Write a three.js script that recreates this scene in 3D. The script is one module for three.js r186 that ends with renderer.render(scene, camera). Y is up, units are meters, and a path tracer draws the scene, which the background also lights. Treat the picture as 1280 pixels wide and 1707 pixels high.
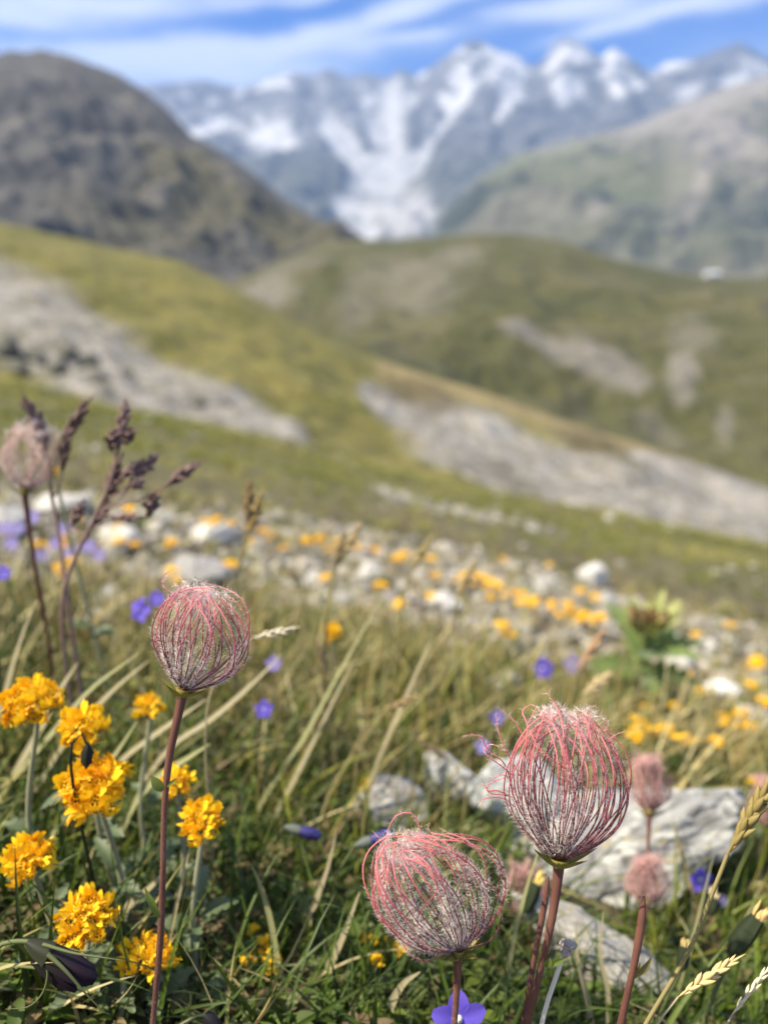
import * as THREE from 'three';
import { mergeGeometries } from 'three/addons/utils/BufferGeometryUtils.js';
import { ImprovedNoise } from 'three/addons/math/ImprovedNoise.js';

// ---------------------------------------------------------------- camera, sky, sun, exposure
const W = 1280, H = 1707, F = 1289, PITCH = 23 * Math.PI / 180, EYE = 0.29, FOCUS = 0.281;
const scene = new THREE.Scene();
const camera = new THREE.PerspectiveCamera(2 * Math.atan(H / 2 / F) * 180 / Math.PI, W / H, 0.02, 40000);
camera.position.set(0, EYE, 0);
camera.rotation.x = -PITCH;
camera.focus = FOCUS;
camera.userData.fStop = 5.3;
const renderer = new THREE.WebGLRenderer();
renderer.toneMapping = THREE.LinearToneMapping;
renderer.toneMappingExposure = 1.8;
renderer.shadowMap.enabled = true;

const V = (x, y, z) => new THREE.Vector3(x, y, z);
const { round, sin, cos, min, max, abs, PI, sqrt, floor, exp } = Math;
const clamp = (x, a = 0, b = 1) => min(b, max(a, x));
const sstep = (a, b, x) => { const t = clamp((x - a) / (b - a)); return t * t * (3 - 2 * t); };
const lerp = (a, b, t) => a + (b - a) * t;
const mix3 = (a, b, t) => [lerp(a[0], b[0], t), lerp(a[1], b[1], t), lerp(a[2], b[2], t)];
function rng(seed) { let a = seed >>> 0; const f = () => { a = a + 0x6D2B79F5 | 0; let t = Math.imul(a ^ a >>> 15, 1 | a); t = t + Math.imul(t ^ t >>> 7, 61 | t) ^ t; return ((t ^ t >>> 14) >>> 0) / 4294967296; }; f.r = (a2, b2) => a2 + (b2 - a2) * f(); f.s = (k = 1) => (f() - 0.5) * 2 * k; f.pick = (l) => l[floor(f() * l.length)]; return f; }
const perlin = new ImprovedNoise();
const ns = (x, y, z = 0) => perlin.noise(x + 37.3, y + 91.7, z + 13.1);
function fbm(x, y, z = 0, o = 4) { let s = 0, a = 0.5, k = 1; for (let i = 0; i < o; i++) { s += a * ns(x * k, y * k, z * k + i * 7.7); a *= 0.5; k *= 2.03; } return s; }
function ridged(x, y, z = 0, o = 4) { let s = 0, a = 0.5, k = 1; for (let i = 0; i < o; i++) { s += a * (1 - 2 * abs(ns(x * k, y * k, z * k + i * 5.3))); a *= 0.5; k *= 2.1; } return s; }

const FWD = V(0, -sin(PITCH), -cos(PITCH)), UPV = V(0, cos(PITCH), -sin(PITCH)), RIGHT = V(1, 0, 0);
// a point of the place, surveyed from the camera's position: direction (px, py) of the photograph and depth in metres
const at = (px, py, d) => V(0, EYE, 0).addScaledVector(RIGHT, (px - W / 2) / F * d).addScaledVector(UPV, -(py - H / 2) / F * d).addScaledVector(FWD, d);
const dirOf = (px, py) => at(px, py, 1).sub(V(0, EYE, 0));

const SUN = V(-0.56, 0.80, 0.06).normalize();
const sun = new THREE.DirectionalLight(new THREE.Color(1, 0.885, 0.71), 5);
sun.position.copy(SUN).multiplyScalar(60); sun.castShadow = true;
sun.shadow.camera.left = sun.shadow.camera.bottom = -20; sun.shadow.camera.right = sun.shadow.camera.top = 20; sun.shadow.camera.far = 200; sun.shadow.mapSize.set(4096, 4096);
scene.add(sun); scene.add(sun.target);

{ // sky: clear mountain blue with long thin cirrus
  const SW = 2048, SH = 1024, data = new Float32Array(SW * SH * 4), D = 180 / PI;
  // long cirrus streaks: azimuth, elevation, half length, half width, tilt (degrees), strength
  const streaks = [];
  const R = rng(5);
  for (let i = 0; i < 170; i++) { const el = 4 + 84 * Math.pow(R(), 1.5); streaks.push([R.r(-180, 180), el, R.r(6, 18), R.r(0.5, 1.8) * (1 + el / 25), R.s(14), R.r(0.25, 0.9)]); }
  const own = streaks.filter((s) => abs(s[0]) > 36 || s[1] > 22);
  own.push([-18.6, 9.9, 8, 0.75, 3, 1.3], [-24, 8.6, 6, 0.5, 2, 0.8], [-11, 7.5, 11, 0.75, 2, 1.3], [-3.5, 8.6, 6, 0.5, 14, 1.0], [2.3, 9.8, 5, 0.38, 14, 0.95], [2, 8.2, 3.4, 0.24, 6, 0.7], [-13, 6.3, 9, 0.8, 0, 1.2], [11.5, 9.9, 5, 0.55, 8, 1.1], [14.5, 9.2, 4, 0.35, 15, 0.9], [20, 10.3, 6, 0.4, 5, 0.8], [-6, 10.4, 5, 0.3, 8, 0.5], [5, 12.4, 14, 0.8, 5, 0.8], [-16, 14, 12, 1, 4, 0.8]);
  for (let j = 0; j < SH; j++) {
    const el = ((j + 0.5) / SH - 0.5) * PI, se = max(0, sin(el)), eD = el * D;
    for (let i = 0; i < SW; i++) {
      const a = ((i + 0.5) / SW - 0.5) * 2 * PI, x = cos(a) * cos(el), z = sin(a) * cos(el), y = sin(el);
      let az = (a + PI / 2) * D; if (az > 180) az -= 360; // 0 straight ahead, + to the right
      const low = exp(-se * 5.5);
      let r = lerp(0.042, 0.122, low * low), g = lerp(0.122, 0.325, low * low), b = lerp(0.33, 0.65, low);
      let cl = 0;
      if (el > 0) {
        const w1 = fbm(x * 5, y * 14, z * 5, 4), w2 = fbm(x * 16 + 9, y * 60, z * 16, 4);
        for (const s of own) {
          let da = az - s[0]; if (da > 180) da -= 360; if (da < -180) da += 360;
          da *= cos(el); if (abs(da) > s[2] * 2.2) continue;
          const t = s[4] * PI / 180, de = eD - s[1] + w1 * 0.9 * (1 + eD / 14), u = (da * cos(t) + de * sin(t)) / s[2], v = (-da * sin(t) + de * cos(t)) / s[3];
          cl += s[5] * exp(-u * u * 1.2 - v * v);
        }
        cl = clamp(cl * (0.8 + 0.9 * w2) + 0.10 * max(0, w1));
        cl = 1 - exp(-cl * 2.4);
      }
      r = lerp(r, 0.62, cl * 0.95); g = lerp(g, 0.65, cl * 0.95); b = lerp(b, 0.70, cl * 0.95);
      const k = (j * SW + i) * 4; data[k] = r; data[k + 1] = g; data[k + 2] = b; data[k + 3] = 1;
    }
  }
  const sky = new THREE.DataTexture(data, SW, SH, THREE.RGBAFormat, THREE.FloatType);
  sky.mapping = THREE.EquirectangularReflectionMapping; sky.magFilter = sky.minFilter = THREE.LinearFilter; sky.needsUpdate = true;
  scene.background = sky; scene.environment = sky;
}
scene.fog = new THREE.FogExp2(new THREE.Color(0.28, 0.52, 0.97), 0.00005);

// ---------------------------------------------------------------- helpers
const taken = {};
function numbered(n) { const k = taken[n] = (taken[n] ?? -1) + 1; return k ? n + '_' + String(k).padStart(3, '0') : n; }
function shade(o) { o.traverse((m) => { if (m.isMesh) { m.castShadow = m.receiveShadow = true; } }); return o; }
function thing(name, label, category, base, group) {
  const g = new THREE.Group(); g.name = numbered(name); g.position.copy(base); scene.add(g);
  g.userData = { label, category }; if (group) g.userData.group = group; return g;
}
// a part whose geometry was made in the world's coordinates
function part(name, geo, mat, parent, kind) {
  const m = new THREE.Mesh(geo, mat); m.name = name; m.castShadow = m.receiveShadow = true;
  const o = V(0, 0, 0); for (let p = parent; p && p !== scene; p = p.parent) o.add(p.position);
  geo.translate(-o.x, -o.y, -o.z); parent.add(m); if (kind) m.userData.kind = kind; return m;
}
function structure(name, geo, mat) { const m = new THREE.Mesh(geo, mat); m.name = name; m.userData.kind = 'structure'; m.castShadow = m.receiveShadow = true; scene.add(m); return m; }
function geoOf(pos, idx, col, uv) {
  const g = new THREE.BufferGeometry(); g.setAttribute('position', new THREE.Float32BufferAttribute(pos, 3)); g.setIndex(idx);
  if (col) g.setAttribute('color', new THREE.Float32BufferAttribute(col, 3));
  g.setAttribute('uv', new THREE.Float32BufferAttribute(uv ?? new Float32Array(pos.length / 3 * 2), 2));
  g.computeVertexNormals(); return g;
}
function tint(g, fn) { const p = g.attributes.position, c = new Float32Array(p.count * 3); for (let i = 0; i < p.count; i++) c.set(fn(p.getX(i), p.getY(i), p.getZ(i), i), i * 3); g.setAttribute('color', new THREE.BufferAttribute(c, 3)); return g; }
const L = (r, g, b) => new THREE.Color().setRGB(r, g, b);
const mat = (c, rough = 0.8, o = {}) => new THREE.MeshStandardMaterial({ color: L(...c), roughness: rough, side: THREE.DoubleSide, ...o });
const leafMat = (c, tr = 0.4, rough = 0.75, o = {}) => new THREE.MeshPhysicalMaterial({ color: L(...c), roughness: rough, transmission: tr, thickness: 0, side: THREE.DoubleSide, ...o });
const vc = { vertexColors: true };
// tapered tube along points, colour by position along it
function tube(pts, r0, r1, segs = 16, rad = 6, colFn, rFn) {
  const curve = pts.length > 2 ? new THREE.CatmullRomCurve3(pts, false, 'centripetal') : new THREE.LineCurve3(...pts);
  const fr = curve.computeFrenetFrames(segs, false), pos = [], idx = [], col = [], uv = [], P = V();
  for (let i = 0; i <= segs; i++) {
    const t = i / segs, r = rFn ? rFn(t) : lerp(r0, r1, t); curve.getPointAt(t, P);
    for (let j = 0; j <= rad; j++) {
      const a = j / rad * 2 * PI, n = fr.normals[i].clone().multiplyScalar(cos(a)).addScaledVector(fr.binormals[i], sin(a));
      pos.push(P.x + n.x * r, P.y + n.y * r, P.z + n.z * r); uv.push(t, j / rad); if (colFn) col.push(...colFn(t));
      if (i < segs && j < rad) { const q = i * (rad + 1) + j; idx.push(q, q + rad + 1, q + 1, q + 1, q + rad + 1, q + rad + 2); }
    }
  }
  const g = geoOf(pos, idx, colFn ? col : null, uv); g.userData = {}; g.curve = curve; return g;
}
// solid of revolution from p0 to p1 with profile [t, r] in metres
function spindle(p0, p1, prof, rad = 8, colFn, lobes = 0) {
  const d = p1.clone().sub(p0), len = d.length(), q = new THREE.Quaternion().setFromUnitVectors(V(0, 1, 0), d.clone().normalize());
  const g = new THREE.LatheGeometry(prof.map(([t, r]) => new THREE.Vector2(max(r, 1e-5), t * len)), rad);
  if (lobes) { const p = g.attributes.position; for (let i = 0; i < p.count; i++) { const a = Math.atan2(p.getX(i), p.getZ(i)), k = 1 + 0.16 * cos(a * lobes); p.setX(i, p.getX(i) * k); p.setZ(i, p.getZ(i) * k); } g.computeVertexNormals(); }
  if (colFn) tint(g, (x, y) => colFn(y / len));
  g.applyQuaternion(q); g.translate(p0.x, p0.y, p0.z); return g;
}
// leaf blade: length along +y, face +z; wFn(t) half width, bend curls it towards -z, fold lifts the sides
function leaf(len, wFn, bend = 0.3, fold = 0.15, sl = 6, sw = 2, edge) {
  const pos = [], idx = [], uv = [], n = sw * 2 + 1;
  for (let i = 0; i <= sl; i++) {
    const t = i / sl, a = bend * t, y = bend ? sin(a) / bend * len : t * len, z = bend ? -(1 - cos(a)) / bend * len : 0, w = wFn(t) * len;
    for (let j = 0; j < n; j++) {
      const s = (j - sw) / sw, e = edge ? edge(t, s) : 1;
      pos.push(s * w * e, y, z + abs(s) * w * fold); uv.push(s, t);
      if (i < sl && j < n - 1) { const q = i * n + j; idx.push(q, q + 1, q + n, q + 1, q + n + 1, q + n); }
    }
  }
  return geoOf(pos, idx, null, uv);
}
function orient(g, dir, face, p, roll = 0) { // +y to dir, +z turned towards face
  const y = dir.clone().normalize(), z = face.clone().addScaledVector(y, -face.dot(y)); if (z.lengthSq() < 1e-8) z.set(0.3, 0.2, 0.9).addScaledVector(y, -z.dot(y)); z.normalize();
  const m = new THREE.Matrix4().makeBasis(y.clone().cross(z), y, z); if (roll) m.multiply(new THREE.Matrix4().makeRotationY(roll)); m.setPosition(p); g.applyMatrix4(m); return g;
}

// ---------------------------------------------------------------- textures (grain only)
function noiseTex(size, fn, srgb = true) {
  const d = new Uint8Array(size * size * 4);
  for (let j = 0; j < size; j++) for (let i = 0; i < size; i++) { const c = fn(i / size, j / size); d.set([c[0] * 255, c[1] * 255, c[2] * 255, 255].map((v) => clamp(v, 0, 255)), (j * size + i) * 4); }
  const t = new THREE.DataTexture(d, size, size); t.wrapS = t.wrapT = THREE.RepeatWrapping; t.magFilter = THREE.LinearFilter; t.minFilter = THREE.LinearMipmapLinearFilter; t.generateMipmaps = true; if (srgb) t.colorSpace = THREE.SRGBColorSpace; t.needsUpdate = true; return t;
}
const per = (u, v, k, s) => { const a = u * 2 * PI, b = v * 2 * PI, r = k / (2 * PI); return fbm(cos(a) * r + s, sin(a) * r + cos(b) * r * 1.3, sin(b) * r * 1.3 + s, 4); };
const grainTex = noiseTex(512, (u, v) => { const n = per(u, v, 14, 1), m = per(u, v, 60, 5), k = 0.78 + n * 0.5 + m * 0.45; return [k, k * (0.985 + m * 0.06), k * (0.96 + n * 0.08)]; });
const grainBump = noiseTex(512, (u, v) => { const k = 0.5 + per(u, v, 40, 2) * 0.9; return [k, k, k]; }, false);

// ---------------------------------------------------------------- the near meadow
const PL = dirOf(0, 612).cross(dirOf(1280, 868)).normalize();
const planeY = (x, z) => -(PL.x * x + PL.z * z) / PL.y;
function groundY(x, z) {
  const r = Math.hypot(x, z), az = Math.atan2(x, -z);
  const E = lerp(7.6, 13.5, sstep(0.05, -0.5, az)) + 0.8 * fbm(az * 5, 2, 0, 3), f = sstep(0.2, 1.6, r);
  let y = planeY(x, z) + fbm(x * 7, z * 7, 1, 3) * 0.016 + fbm(x * 1.7, z * 1.7, 2, 3) * 0.07 * f + fbm(x * 0.42, z * 0.42, 3, 3) * 0.24 * sstep(1.5, 6, r);
  const o = max(0, r - E); y -= 0.055 * o * o / (1 + 0.06 * o);
  return y;
}
function hit(px, py) { // where the line of sight (px, py) meets the meadow
  const d = dirOf(px, py); let t = 0.2; const p = V();
  for (let k = 0; k < 600; k++) { p.set(0, EYE, 0).addScaledVector(d, t); if (p.y < groundY(p.x, p.z)) break; t *= 1.012; }
  for (let k = 0; k < 8; k++) { t -= (p.y - groundY(p.x, p.z)) > 0 ? -t * 0.002 : t * 0.002; p.set(0, EYE, 0).addScaledVector(d, t); }
  return { p: V(p.x, groundY(p.x, p.z), p.z), d: t };
}
// how stony the meadow is: a rubbly belt one to two metres out, bare patches beyond
function stony(x, z) { const r = Math.hypot(x, z), n = fbm(x * 1.6, z * 1.6, 8, 3); return clamp(sstep(0.85, 1.15, r + n * 0.4) * (1 - sstep(1.75, 2.15, r + n * 0.5)) + 0.55 * sstep(0.16, 0.36, fbm(x * 0.9, z * 0.9, 4, 3))); }
{
  const pos = [], col = [], uv = [], idx = [], NA = 300, NR = 170;
  for (let i = 0; i <= NR; i++) for (let j = 0; j <= NA; j++) {
    const r = 0.02 * Math.pow(34 / 0.02, i / NR), a = j / NA * 2 * PI, x = sin(a) * r, z = -cos(a) * r;
    pos.push(x, groundY(x, z), z); uv.push(x * 1.3, z * 1.3);
    const s = stony(x, z), n = fbm(x * 2.2, z * 2.2, 6, 3), far = sstep(2, 4, r);
    let c = mix3([0.17, 0.15, 0.07], [0.17, 0.17, 0.045], far); c = mix3(c, [0.20, 0.17, 0.08], clamp(n * 1.4 + 0.12));
    c = mix3(c, [0.24, 0.225, 0.20], s * 0.8); col.push(...c);
    if (i < NR && j < NA) { const q = i * (NA + 1) + j; idx.push(q, q + NA + 1, q + 1, q + 1, q + NA + 1, q + NA + 2); }
  }
  structure('meadow_ground', geoOf(pos, idx, col, uv), mat([1, 1, 1], 0.95, { ...vc, map: grainTex, bumpMap: grainBump, bumpScale: 0.012 }));
}

// ---------------------------------------------------------------- hills and mountains
function interp(row, px) { let i = 0; while (i < row.length - 2 && px > row[i + 1][0]) i++; const a = row[i], b = row[i + 1], t = clamp((px - a[0]) / (b[0] - a[0])), s = t; return [lerp(a[1], b[1], s), lerp(a[2], b[2], s)]; }
// a hillside surveyed as rows [px, py, depth] from its foot to its crest, with relief and a far side
function hillside(name, rows, o) {
  const { x0 = -500, x1 = 1780, nu = 260, nv = 60, amp, back, color, material } = o, pos = [], col = [], uv = [], idx = [], segs = rows.length - 1, tot = nv * segs;
  const P = (px, s) => { const k = min(segs - 1, floor(s)), t = s - k, a = interp(rows[k], px), b = interp(rows[k + 1], px); const py = lerp(a[0], b[0], t), d = Math.exp(lerp(Math.log(a[1]), Math.log(b[1]), t)); return [py, d]; };
  const grid = [];
  const nb = 10;
  for (let i = 0; i <= tot + nb; i++) for (let j = 0; j <= nu; j++) {
    const px = lerp(x0, x1, j / nu), s = min(segs, i / tot * segs); let [py, d] = P(px, s); const p = at(px, py, d), over = max(0, i - tot) / nb, v = s / segs;
    if (over > 0) p.add(V(0, -back[1] * Math.pow(over, 1.3), -back[0] * over));
    amp(p, px, py, v, over); pos.push(p.x, p.y, p.z); uv.push(p.x / o.uv, p.z / o.uv);
    col.push(...color(p, px, py, v)); grid.push(p);
    if (i < tot + nb && j < nu) { const q = i * (nu + 1) + j; idx.push(q, q + 1, q + nu + 1, q + 1, q + nu + 2, q + nu + 1); }
  }
  const g = geoOf(pos, idx, col, uv), m = structure(name, g, material);
  const nr = g.attributes.normal; let flip = 0; for (let i = 0; i < nr.count; i += 97) flip += nr.getY(i); if (flip < 0) { const ix = g.index.array; for (let i = 0; i < ix.length; i += 3) { const t = ix[i]; ix[i] = ix[i + 1]; ix[i + 1] = t; } g.computeVertexNormals(); }
  m.find = (px, py) => { let best = null, bd = 1e9; for (const p of grid) { const e = p.clone().sub(V(0, EYE, 0)), d = e.dot(FWD), x = W / 2 + e.dot(RIGHT) / d * F, y = H / 2 - e.dot(UPV) / d * F, q = (x - px) ** 2 + (y - py) ** 2; if (q < bd) { bd = q; best = p; m.depth = d; } } return best.clone(); };
  return m;
}
// share of a patch list [cx, cy, rx, ry, angle, strength] at a point of the hillside's own survey
function patches(list, px, py, warp, soft = 0.5) {
  let m = 0; for (const [cx, cy, rx, ry, a = 0, k = 1] of list) { const t = a * PI / 180, dx = px - cx, dy = py - cy, u = (dx * cos(t) + dy * sin(t)) / rx, v = (-dx * sin(t) + dy * cos(t)) / ry; m = max(m, k * (1 - sstep(1 - soft * 0.5, 1 + soft * 0.5, sqrt(u * u + v * v) + warp))); } return m;
}
const path = (pts, w) => { const o = []; for (let i = 0; i + 1 < pts.length; i++) { const [a, b] = [pts[i], pts[i + 1]], n = max(2, Math.ceil(Math.hypot(b[0] - a[0], b[1] - a[1]) / 8)); for (let k = 0; k < n; k++) { const t = k / n, r = lerp(a[2] ?? w, b[2] ?? w, t); o.push([lerp(a[0], b[0], t), lerp(a[1], b[1], t), r, r, 0, 1]); } } return o; };
const terrainMat = mat([1, 1, 1], 0.95, vc);
const groundMat = mat([1, 1, 1], 0.95, { ...vc, map: grainTex });

// grassy ridge with bands of scree across the gully
const ridge = hillside('grass_ridge', [
  [[-500, 640, 20], [0, 720, 20], [500, 830, 20], [900, 930, 20], [1280, 1010, 20], [1780, 1130, 20]],
  [[-500, 590, 27], [0, 650, 27], [180, 662, 27], [480, 745, 27], [700, 806, 27], [1000, 885, 27], [1280, 935, 27], [1780, 1030, 27]],
  [[-500, 420, 44], [0, 510, 42], [400, 605, 42], [700, 700, 42], [1000, 790, 42], [1280, 868, 42], [1780, 1000, 42]],
  [[-500, 250, 80], [0, 372, 72], [100, 392, 70], [200, 416, 69], [300, 434, 67], [380, 474, 65], [480, 528, 63], [600, 590, 60], [700, 622, 59], [800, 652, 58], [1000, 722, 56], [1150, 768, 55], [1280, 812, 54], [1780, 960, 50]],
], {
  nu: 330, nv: 90, back: [34, 26], uv: 2.5, material: groundMat,
  amp: (p, px, py, v, over) => { const e = sstep(1, 0.86, v) * 0.8 + 0.2; p.y += (fbm(p.x * 0.16, p.z * 0.16, 1, 4) * 1.5 + fbm(p.x * 0.7, p.z * 0.7, 3, 4) * 0.55) * e * (1 - over * 0.5); },
  color: (p, px, py, v) => {
    const n = fbm(p.x * 0.22, p.z * 0.22, 5, 4), m = fbm(p.x * 1.1, p.z * 1.1, 9, 4);
    let c = mix3([0.15, 0.15, 0.026], [0.25, 0.225, 0.06], clamp(0.5 + n * 1.6)); c = mix3(c, [0.095, 0.105, 0.022], clamp(m * 1.4 + 0.05));
    c = mix3(c, [0.36, 0.29, 0.13], patches(path([[640, 612, 14], [800, 662, 16], [1000, 728, 16], [1180, 785, 14]], 12), px, py, m * 0.4 + n * 0.3, 1) * 0.85);
    const scree = patches([...path([[-300, 420, 70], [-60, 500, 85], [60, 545, 78], [160, 600, 60], [280, 650, 42], [400, 690, 32], [500, 735, 22]], 40), ...path([[620, 655, 26], [700, 700, 42], [800, 745, 58], [900, 790, 62], [1010, 835, 62], [1130, 850, 48], [1280, 880, 62], [1500, 950, 66]], 50), ...path([[1060, 765, 14], [1180, 805, 30], [1290, 850, 40]], 20)], px, py, n * 0.4 + m * 0.2, 0.6);
    const st = mix3([0.27, 0.26, 0.245], [0.44, 0.43, 0.41], clamp(0.45 + m * 1.8 + n)); const br = clamp(patches([[990, 745, 60, 22, 18], [700, 660, 70, 20, 22], [860, 800, 70, 14, 24, 0.6]], px, py, m * 0.7, 0.8));
    c = mix3(c, st, scree * clamp(0.88 + m * 0.6)); c = mix3(c, [0.13, 0.105, 0.06], br * 0.75);
    return mix3(c, [0.50, 0.49, 0.46], patches([[820, 715, 34, 14, 20], [910, 776, 16, 12, 0], [770, 735, 30, 9, 20, 0.6], [1090, 770, 46, 10, 24, 0.7], [1245, 830, 60, 12, 24, 0.7]], px, py, m * 0.6, 0.7) * 0.75);
  },
});

// green hill beyond the side valley
const hill = hillside('green_hill', [
  [[-500, 700, 180], [300, 620, 190], [600, 720, 200], [1280, 930, 190], [1780, 1000, 190]],
  [[-500, 600, 300], [300, 590, 300], [480, 570, 310], [640, 590, 310], [860, 640, 310], [1100, 700, 300], [1280, 720, 280], [1780, 760, 270]],
  [[-500, 520, 430], [300, 540, 430], [420, 515, 430], [500, 500, 430], [640, 500, 400], [860, 520, 380], [1100, 560, 370], [1280, 560, 370], [1780, 560, 370]],
  [[-500, 480, 700], [200, 520, 680], [300, 498, 660], [420, 455, 640], [500, 422, 630], [560, 403, 620], [620, 399, 600], [720, 396, 580], [800, 391, 570], [870, 393, 560], [940, 402, 555], [1000, 425, 545], [1060, 445, 540], [1120, 457, 530], [1190, 463, 530], [1280, 460, 540], [1780, 440, 560]],
], {
  nu: 330, nv: 80, back: [300, 150], uv: 14, material: groundMat,
  amp: (p, px, py, v, over) => { const e = sstep(1, 0.8, v) * 0.85 + 0.15; p.y += (fbm(p.x * 0.012, p.z * 0.012, 1, 5) * 22 + ridged(p.x * 0.03, p.z * 0.03, 3, 4) * 7 - 3) * e * (1 - over * 0.5); },
  color: (p, px, py, v) => {
    const n = fbm(p.x * 0.017, p.z * 0.017, 5, 4), m = fbm(p.x * 0.09, p.z * 0.09, 9, 4);
    let c = mix3([0.078, 0.086, 0.022], [0.128, 0.124, 0.042], clamp(0.5 + n * 1.8)); c = mix3(c, [0.16, 0.145, 0.11], clamp(n * 1.2 + m * 1.6 - 0.12) * 0.8);
    const gr = patches([...path([[840, 558, 12], [930, 590, 16], [1010, 615, 22], [1070, 645, 16]], 14), [690, 470, 70, 38, 10, 0.55], [600, 500, 30, 60, 20, 0.4], [1135, 635, 24, 34, 0, 1], [1150, 570, 36, 36, 0, 0.5], [760, 425, 46, 16, -10, 0.5], [1210, 700, 16, 20, 0, 0.7], [1100, 700, 50, 14, 20, 0.4], [430, 500, 60, 24, -10, 0.8], [480, 462, 60, 20, -20, 0.5]], px, py, m * 0.9 + n * 0.4, 0.9);
    c = mix3(c, [0.27, 0.255, 0.225], gr * 0.85);
    return c;
  },
});

// dark rocky mountain on the left
hillside('rocky_mountain', [
  [[-500, 620, 520], [0, 560, 540], [300, 520, 600], [560, 520, 640], [900, 560, 700], [1780, 700, 700]],
  [[-500, 420, 720], [0, 420, 740], [200, 440, 760], [380, 470, 780], [520, 460, 800], [640, 500, 820], [900, 560, 820], [1780, 640, 820]],
  [[-500, 270, 950], [0, 250, 950], [150, 280, 950], [300, 340, 960], [420, 388, 970], [560, 420, 980], [640, 450, 980], [900, 540, 980], [1780, 620, 980]],
  [[-500, 150, 1250], [-250, 120, 1230], [-60, 105, 1210], [0, 92, 1200], [16, 86, 1200], [45, 90, 1200], [68, 84, 1200], [82, 87, 1200], [110, 93, 1200], [150, 108, 1190], [200, 124, 1180], [240, 150, 1170], [280, 184, 1160], [320, 226, 1150], [362, 250, 1140], [420, 288, 1130], [470, 330, 1120], [520, 362, 1110], [575, 386, 1100], [640, 412, 1090], [900, 520, 1090], [1780, 600, 1090]],
], {
  nu: 360, nv: 90, back: [600, 420], uv: 40, material: groundMat,
  amp: (p, px, py, v, over) => { const e = sstep(1, 0.82, v) * 0.9 + 0.1; p.y += (ridged(p.x * 0.007, p.z * 0.007, 1, 5) * 52 + fbm(p.x * 0.03, p.z * 0.03, 4, 4) * 18) * e * (1 - over * 0.4) - 18 * e; },
  color: (p, px, py, v) => {
    const n = fbm(p.x * 0.008, p.y * 0.012, p.z * 0.008, 4), m = fbm(p.x * 0.03, p.y * 0.05, p.z * 0.03, 4);
    let c = mix3([0.078, 0.081, 0.081], [0.14, 0.14, 0.134], clamp(0.45 + n * 1.6 + m * 0.9));
    c = mix3(c, [0.125, 0.118, 0.06], patches([[330, 330, 130, 60, 30, 0.75], [480, 400, 110, 40, 25, 0.8], [250, 400, 150, 40, 10, 0.5], [400, 350, 90, 30, 30, 0.6]], px, py, n * 0.7, 1));
    c = mix3(c, [0.23, 0.22, 0.195], clamp(patches([[200, 190, 26, 18, -30], [100, 145, 20, 10, 0, .6], [265, 345, 24, 12, 10], [245, 240, 30, 14, -30, 0.8], [150, 265, 30, 14, 20, .6], [40, 235, 36, 12, 10, .6], [390, 320, 30, 10, 30, .6], [150, 320, 40, 12, 10, .5]], px, py, m * 0.9, 1) * 0.8 + max(0, m - 0.17) * 1.2));
    return c;
  },
});

// hazy green and grey mountain on the right
hillside('hazy_mountain', [
  [[-500, 700, 2000], [500, 560, 2000], [800, 520, 2000], [1280, 560, 2000], [1780, 600, 2000]],
  [[-500, 620, 2500], [500, 560, 2500], [720, 450, 2600], [1000, 400, 2600], [1280, 400, 2600], [1780, 400, 2600]],
  [[-500, 560, 3200], [500, 540, 3300], [700, 440, 3300], [740, 375, 3300], [820, 338, 3400], [1000, 305, 3400], [1280, 260, 3400], [1780, 200, 3400]],
  [[-500, 520, 4600], [500, 520, 4600], [650, 470, 4600], [705, 415, 4600], [725, 388, 4600], [750, 345, 4600], [800, 295, 4700], [880, 255, 4700], [960, 235, 4700], [1040, 212, 4700], [1120, 182, 4700], [1200, 152, 4700], [1280, 126, 4700], [1780, 20, 4700]],
], {
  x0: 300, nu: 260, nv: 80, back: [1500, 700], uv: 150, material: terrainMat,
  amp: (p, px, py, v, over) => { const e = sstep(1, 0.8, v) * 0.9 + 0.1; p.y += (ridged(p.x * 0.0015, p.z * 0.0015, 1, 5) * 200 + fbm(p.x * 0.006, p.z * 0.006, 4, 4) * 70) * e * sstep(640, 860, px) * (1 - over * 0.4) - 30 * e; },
  color: (p, px, py, v) => {
    const n = fbm(p.x * 0.0016, p.y * 0.003, p.z * 0.0016, 4), m = fbm(p.x * 0.008, p.y * 0.012, p.z * 0.008, 4);
    let c = mix3([0.085, 0.092, 0.055], [0.125, 0.12, 0.085], clamp(0.5 + n * 1.8));
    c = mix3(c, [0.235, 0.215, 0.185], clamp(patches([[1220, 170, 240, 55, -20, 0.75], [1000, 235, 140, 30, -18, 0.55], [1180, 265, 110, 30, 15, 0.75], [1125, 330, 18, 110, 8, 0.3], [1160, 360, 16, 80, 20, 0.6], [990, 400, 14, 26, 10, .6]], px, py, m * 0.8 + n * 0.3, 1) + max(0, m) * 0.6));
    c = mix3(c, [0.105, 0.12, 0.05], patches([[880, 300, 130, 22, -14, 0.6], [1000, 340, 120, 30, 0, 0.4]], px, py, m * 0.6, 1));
    return mix3(c, [0.025, 0.034, 0.026], clamp(patches([[760, 362, 60, 38, 0, 0.9], [860, 368, 60, 18, 0, .5], [970, 360, 46, 18, 5, 0.9], [1220, 410, 120, 30, 0, .45], [1050, 415, 60, 20, 0, .7]], px, py, m * 0.8, 0.9) * 0.85));
  },
});

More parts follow.
